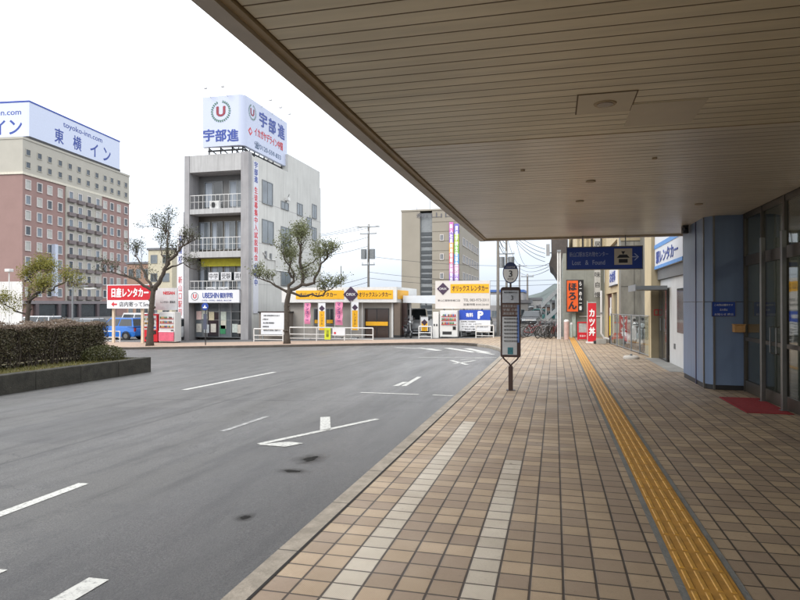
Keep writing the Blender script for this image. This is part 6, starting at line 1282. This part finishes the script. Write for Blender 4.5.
# bicycles
def bicycle(name, label, loc, rot, fm, group, basket=True, lean=0):
    t = thing(name, label, 'bicycle', loc, rot, group); t.rotation_euler = (lean, 0, rot); r = .32
    for x in (-.53, .53):
        b = MB(); b.torus((x, 0, r), r-.02, .018, BLACK, n=22, k=6); o = b.build('wheel', t, world=False); b = MB(); b.torus((x, 0, r), r-.045, .008, STEEL, n=22, k=4)
        for i in range(12): a = math.pi*2*i/12; b.tube([(x, 0, r), (x+(r-.05)*math.cos(a), 0, r+(r-.05)*math.sin(a))], .003, STEEL, 3, False)
        b.build('rim', o, world=False); b = MB(); b.tube([(x+(r+.03)*math.cos(a), 0, r+(r+.03)*math.sin(a)) for a in [R(20+i*20) for i in range(8)]], .014, STEEL, 5); b.build('mudguard', t, world=False)
    b = MB(); bbk, seat, head = (-.08, 0, .28), (-.22, 0, .72), (.38, 0, .8)
    for p in ([bbk, seat], [bbk, head], [(-.16, 0, .52), (.36, 0, .72)], [(-.53, 0, .32), bbk], [(-.53, 0, .32), seat], [(.53, 0, .32), (.44, 0, .62), head, (.36, 0, .92)]): b.tube(p, .017, fm, 6)
    b.build('frame', t, world=False)
    b = MB(); b.tube([(.18, -.27, .95), (.3, -.24, .98), (.36, 0, .93), (.3, .24, .98), (.18, .27, .95)], .012, STEEL, 6); b.build('handlebar', t, world=False)
    b = MB(); b.prism([(-.36, -.08), (-.3, -.09), (-.08, -.03), (-.06, 0), (-.08, .03), (-.3, .09), (-.36, .08)], .77, .83, BLACK); b.cyl((-.22, 0, .7), (-.24, 0, .78), .013, STEEL); b.build('saddle', t, world=False, bevel=.015)
    b = MB(); b.torus((-.08, 0, .28), .09, .008, STEEL, n=16, k=4); b.tube([(-.08, -.05, .28), (.02, -.05, .14)], .01, STEEL); b.tube([(-.08, .05, .28), (-.18, .05, .42)], .01, STEEL); b.build('crank', t, world=False)
    b = MB()
    for i in range(5): y = -.07+.035*i; b.tube([(-.7, y, .7), (-.3, y, .7)], .006, STEEL, 4)
    b.tube([(-.53, -.07, .32), (-.6, -.07, .7)], .008, STEEL, 4); b.tube([(-.53, .07, .32), (-.6, .07, .7)], .008, STEEL, 4); b.build('carrier', t, world=False)
    if basket:
        b = MB()
        for z in (.7, .78, .86, .94): b.tube([(.42, -.15, z), (.68, -.16, z), (.68, .16, z), (.42, .15, z), (.42, -.15, z)], .006, GALV, 4)
        for y in (-.15, -.08, 0, .08, .15): b.tube([(.42, y, .94), (.43, y, .7), (.66, y, .7), (.68, y, .94)], .005, GALV, 4)
        b.build('basket', t, world=False)
    return t
FR = [mat('frame_'+n_, c, .4) for n_, c in (('maroon', (120, 40, 44)), ('silver', (170, 172, 176)), ('black', (40, 40, 44)), ('blue', (50, 70, 120)))]
p0 = [bicycle('bicycle', 'maroon bicycle parked nearest the pavement, left of the white post', (0, 0, 0), 0, FR[0], 'parked bicycles'), bicycle('bicycle', 'silver bicycle', (0, 0, 0), 0, FR[1], 'parked bicycles'), bicycle('bicycle', 'black bicycle', (0, 0, 0), 0, FR[2], 'parked bicycles', False)]
spots = [(533.5, 35.0, 5), (543, 34.6, 62), (548.5, 34.4, 75), (553, 34.6, 70), (537, 36, 20), (545, 36.4, 65), (551, 36.6, 80), (531, 37.6, 8), (540, 38.2, 60), (549, 38.6, 72), (555, 38.8, 75), (535, 40.2, 30), (545, 41, 70), (552, 41.6, 78)]
deps = ('in the front row', 'in the second row', 'in the third row', 'in the fourth row')
rr = random.Random(4)
for i, (u, Y, a) in enumerate(spots):
    k = (0, 1, 2, 0, 2, 1, 0, 1, 0, 2, 1, 0, 2, 1)[i]; x = AX(u, Y)
    row = 0 if Y < 35.5 else 1 if Y < 37.2 else 2 if Y < 39.5 else 3; side = {533.5: 'lying broadside at the left end', 543: 'second from the left', 548.5: 'second from the white post', 553: 'next to the white post', 537: 'at the left end', 545: 'in the middle', 551: 'at the right end', 531: 'at the left end', 540: 'second from the left', 549: 'second from the right', 555: 'at the right end', 535: 'at the left end', 552: 'at the right end'}[u]
    lab = '%s bicycle %s of the parked bicycles, %s' % (('maroon', 'silver', 'black')[k], deps[row], side)
    first = i in (0, 1, 2)
    o = p0[k] if first else copy_tree(p0[k])
    o['label'] = lab; o.location = (x, Y, gz(x, Y)); o.rotation_euler = (R(rr.uniform(4, 9)), 0, R(a+rr.uniform(-6, 6)))
# scooter
def scooter(label, loc, rot, m, name='scooter'):
    t = thing(name, label, 'scooter', loc, rot)
    for x in (-.55, .6): b = MB(); b.torus((x, 0, .22), .16, .055, BLACK, n=20, k=8); b.cyl((x, -.04, .22), (x, .04, .22), .1, GALV, 14); b.build('wheel', t, world=False, smooth=True)
    def loft(secs, nm, mt):
        b = MB(); V = []; n = 10
        for (x, z, ry, rz_) in secs: V += [(x, ry*math.cos(2*math.pi*i/n), z+rz_*math.sin(2*math.pi*i/n)) for i in range(n)]
        Fs = [(j*n+i, j*n+(i+1) % n, (j+1)*n+(i+1) % n, (j+1)*n+i) for j in range(len(secs)-1) for i in range(n)]+[tuple(range(n))[::-1], tuple(range((len(secs)-1)*n, len(secs)*n))]; b.add(V, Fs, mt); return b.build(nm, t, world=False, smooth=True)
    loft([(-.85, .62, .05, .05), (-.75, .58, .14, .12), (-.5, .5, .19, .2), (-.2, .42, .17, .2), (-.08, .36, .12, .14)], 'rear_body', m)
    loft([(.34, .3, .2, .08), (.4, .5, .2, .09), (.42, .75, .19, .09), (.4, .95, .14, .08)], 'leg_shield', m)
    loft([(.3, .98, .1, .05), (.38, 1.02, .13, .09), (.46, 1.0, .1, .07)], 'headlight_cowl', m)
    b = MB(); b.box(-.15, .38, -.15, .15, .22, .29, DARK); b.build('footboard', t, world=False, bevel=.02)
    loft([(-.78, .72, .1, .04), (-.6, .74, .15, .06), (-.25, .7, .13, .06), (-.12, .68, .08, .04)], 'seat', BLACK)
    b = MB(); b.tube([(.3, -.33, 1.05), (.38, -.15, 1.06), (.38, .15, 1.06), (.3, .33, 1.05)], .018, DARK, 8); b.tube([(.6, 0, .24), (.42, 0, .9)], .03, GALV); b.build('handlebar', t, world=False)
    for s in (-1, 1): b = MB(); b.tube([(.36, s*.2, 1.06), (.38, s*.27, 1.2)], .008, DARK, 5); b.tube([(.385, s*.28, 1.22), (.4, s*.28, 1.22)], .055, DARK, 12); b.build('mirror', t, world=False)
    b = MB(); b.tube([(.46, 0, 1.0), (.49, 0, 1.0)], .065, mat('headlight_glass', (206, 212, 216), .15), 14); b.build('headlight', t, world=False)
    b = MB(); b.tube([(.6+.22*math.cos(a), 0, .22+.22*math.sin(a)) for a in [R(30+i*20) for i in range(7)]], .05, m, 6); b.build('front_mudguard', t, world=False)
    b = MB(); b.box(-.92, -.88, -.08, .08, .55, .66, INKR); b.build('tail_light', t, world=False)
    return t
scooter('white scooter parked behind the glass fence, facing the camera', (3.22, 24.6, gz(3, 24.6)), R(-100), CW)
scooter('second white scooter parked close behind the first, by the marble wall', (3.05, 26.6, gz(3, 26.6)), R(-75), CW)
scooter('dark scooter at the right corner of the rental car office', (AX(408, 37), 37, gz(-9, 37)), R(-60), CD)
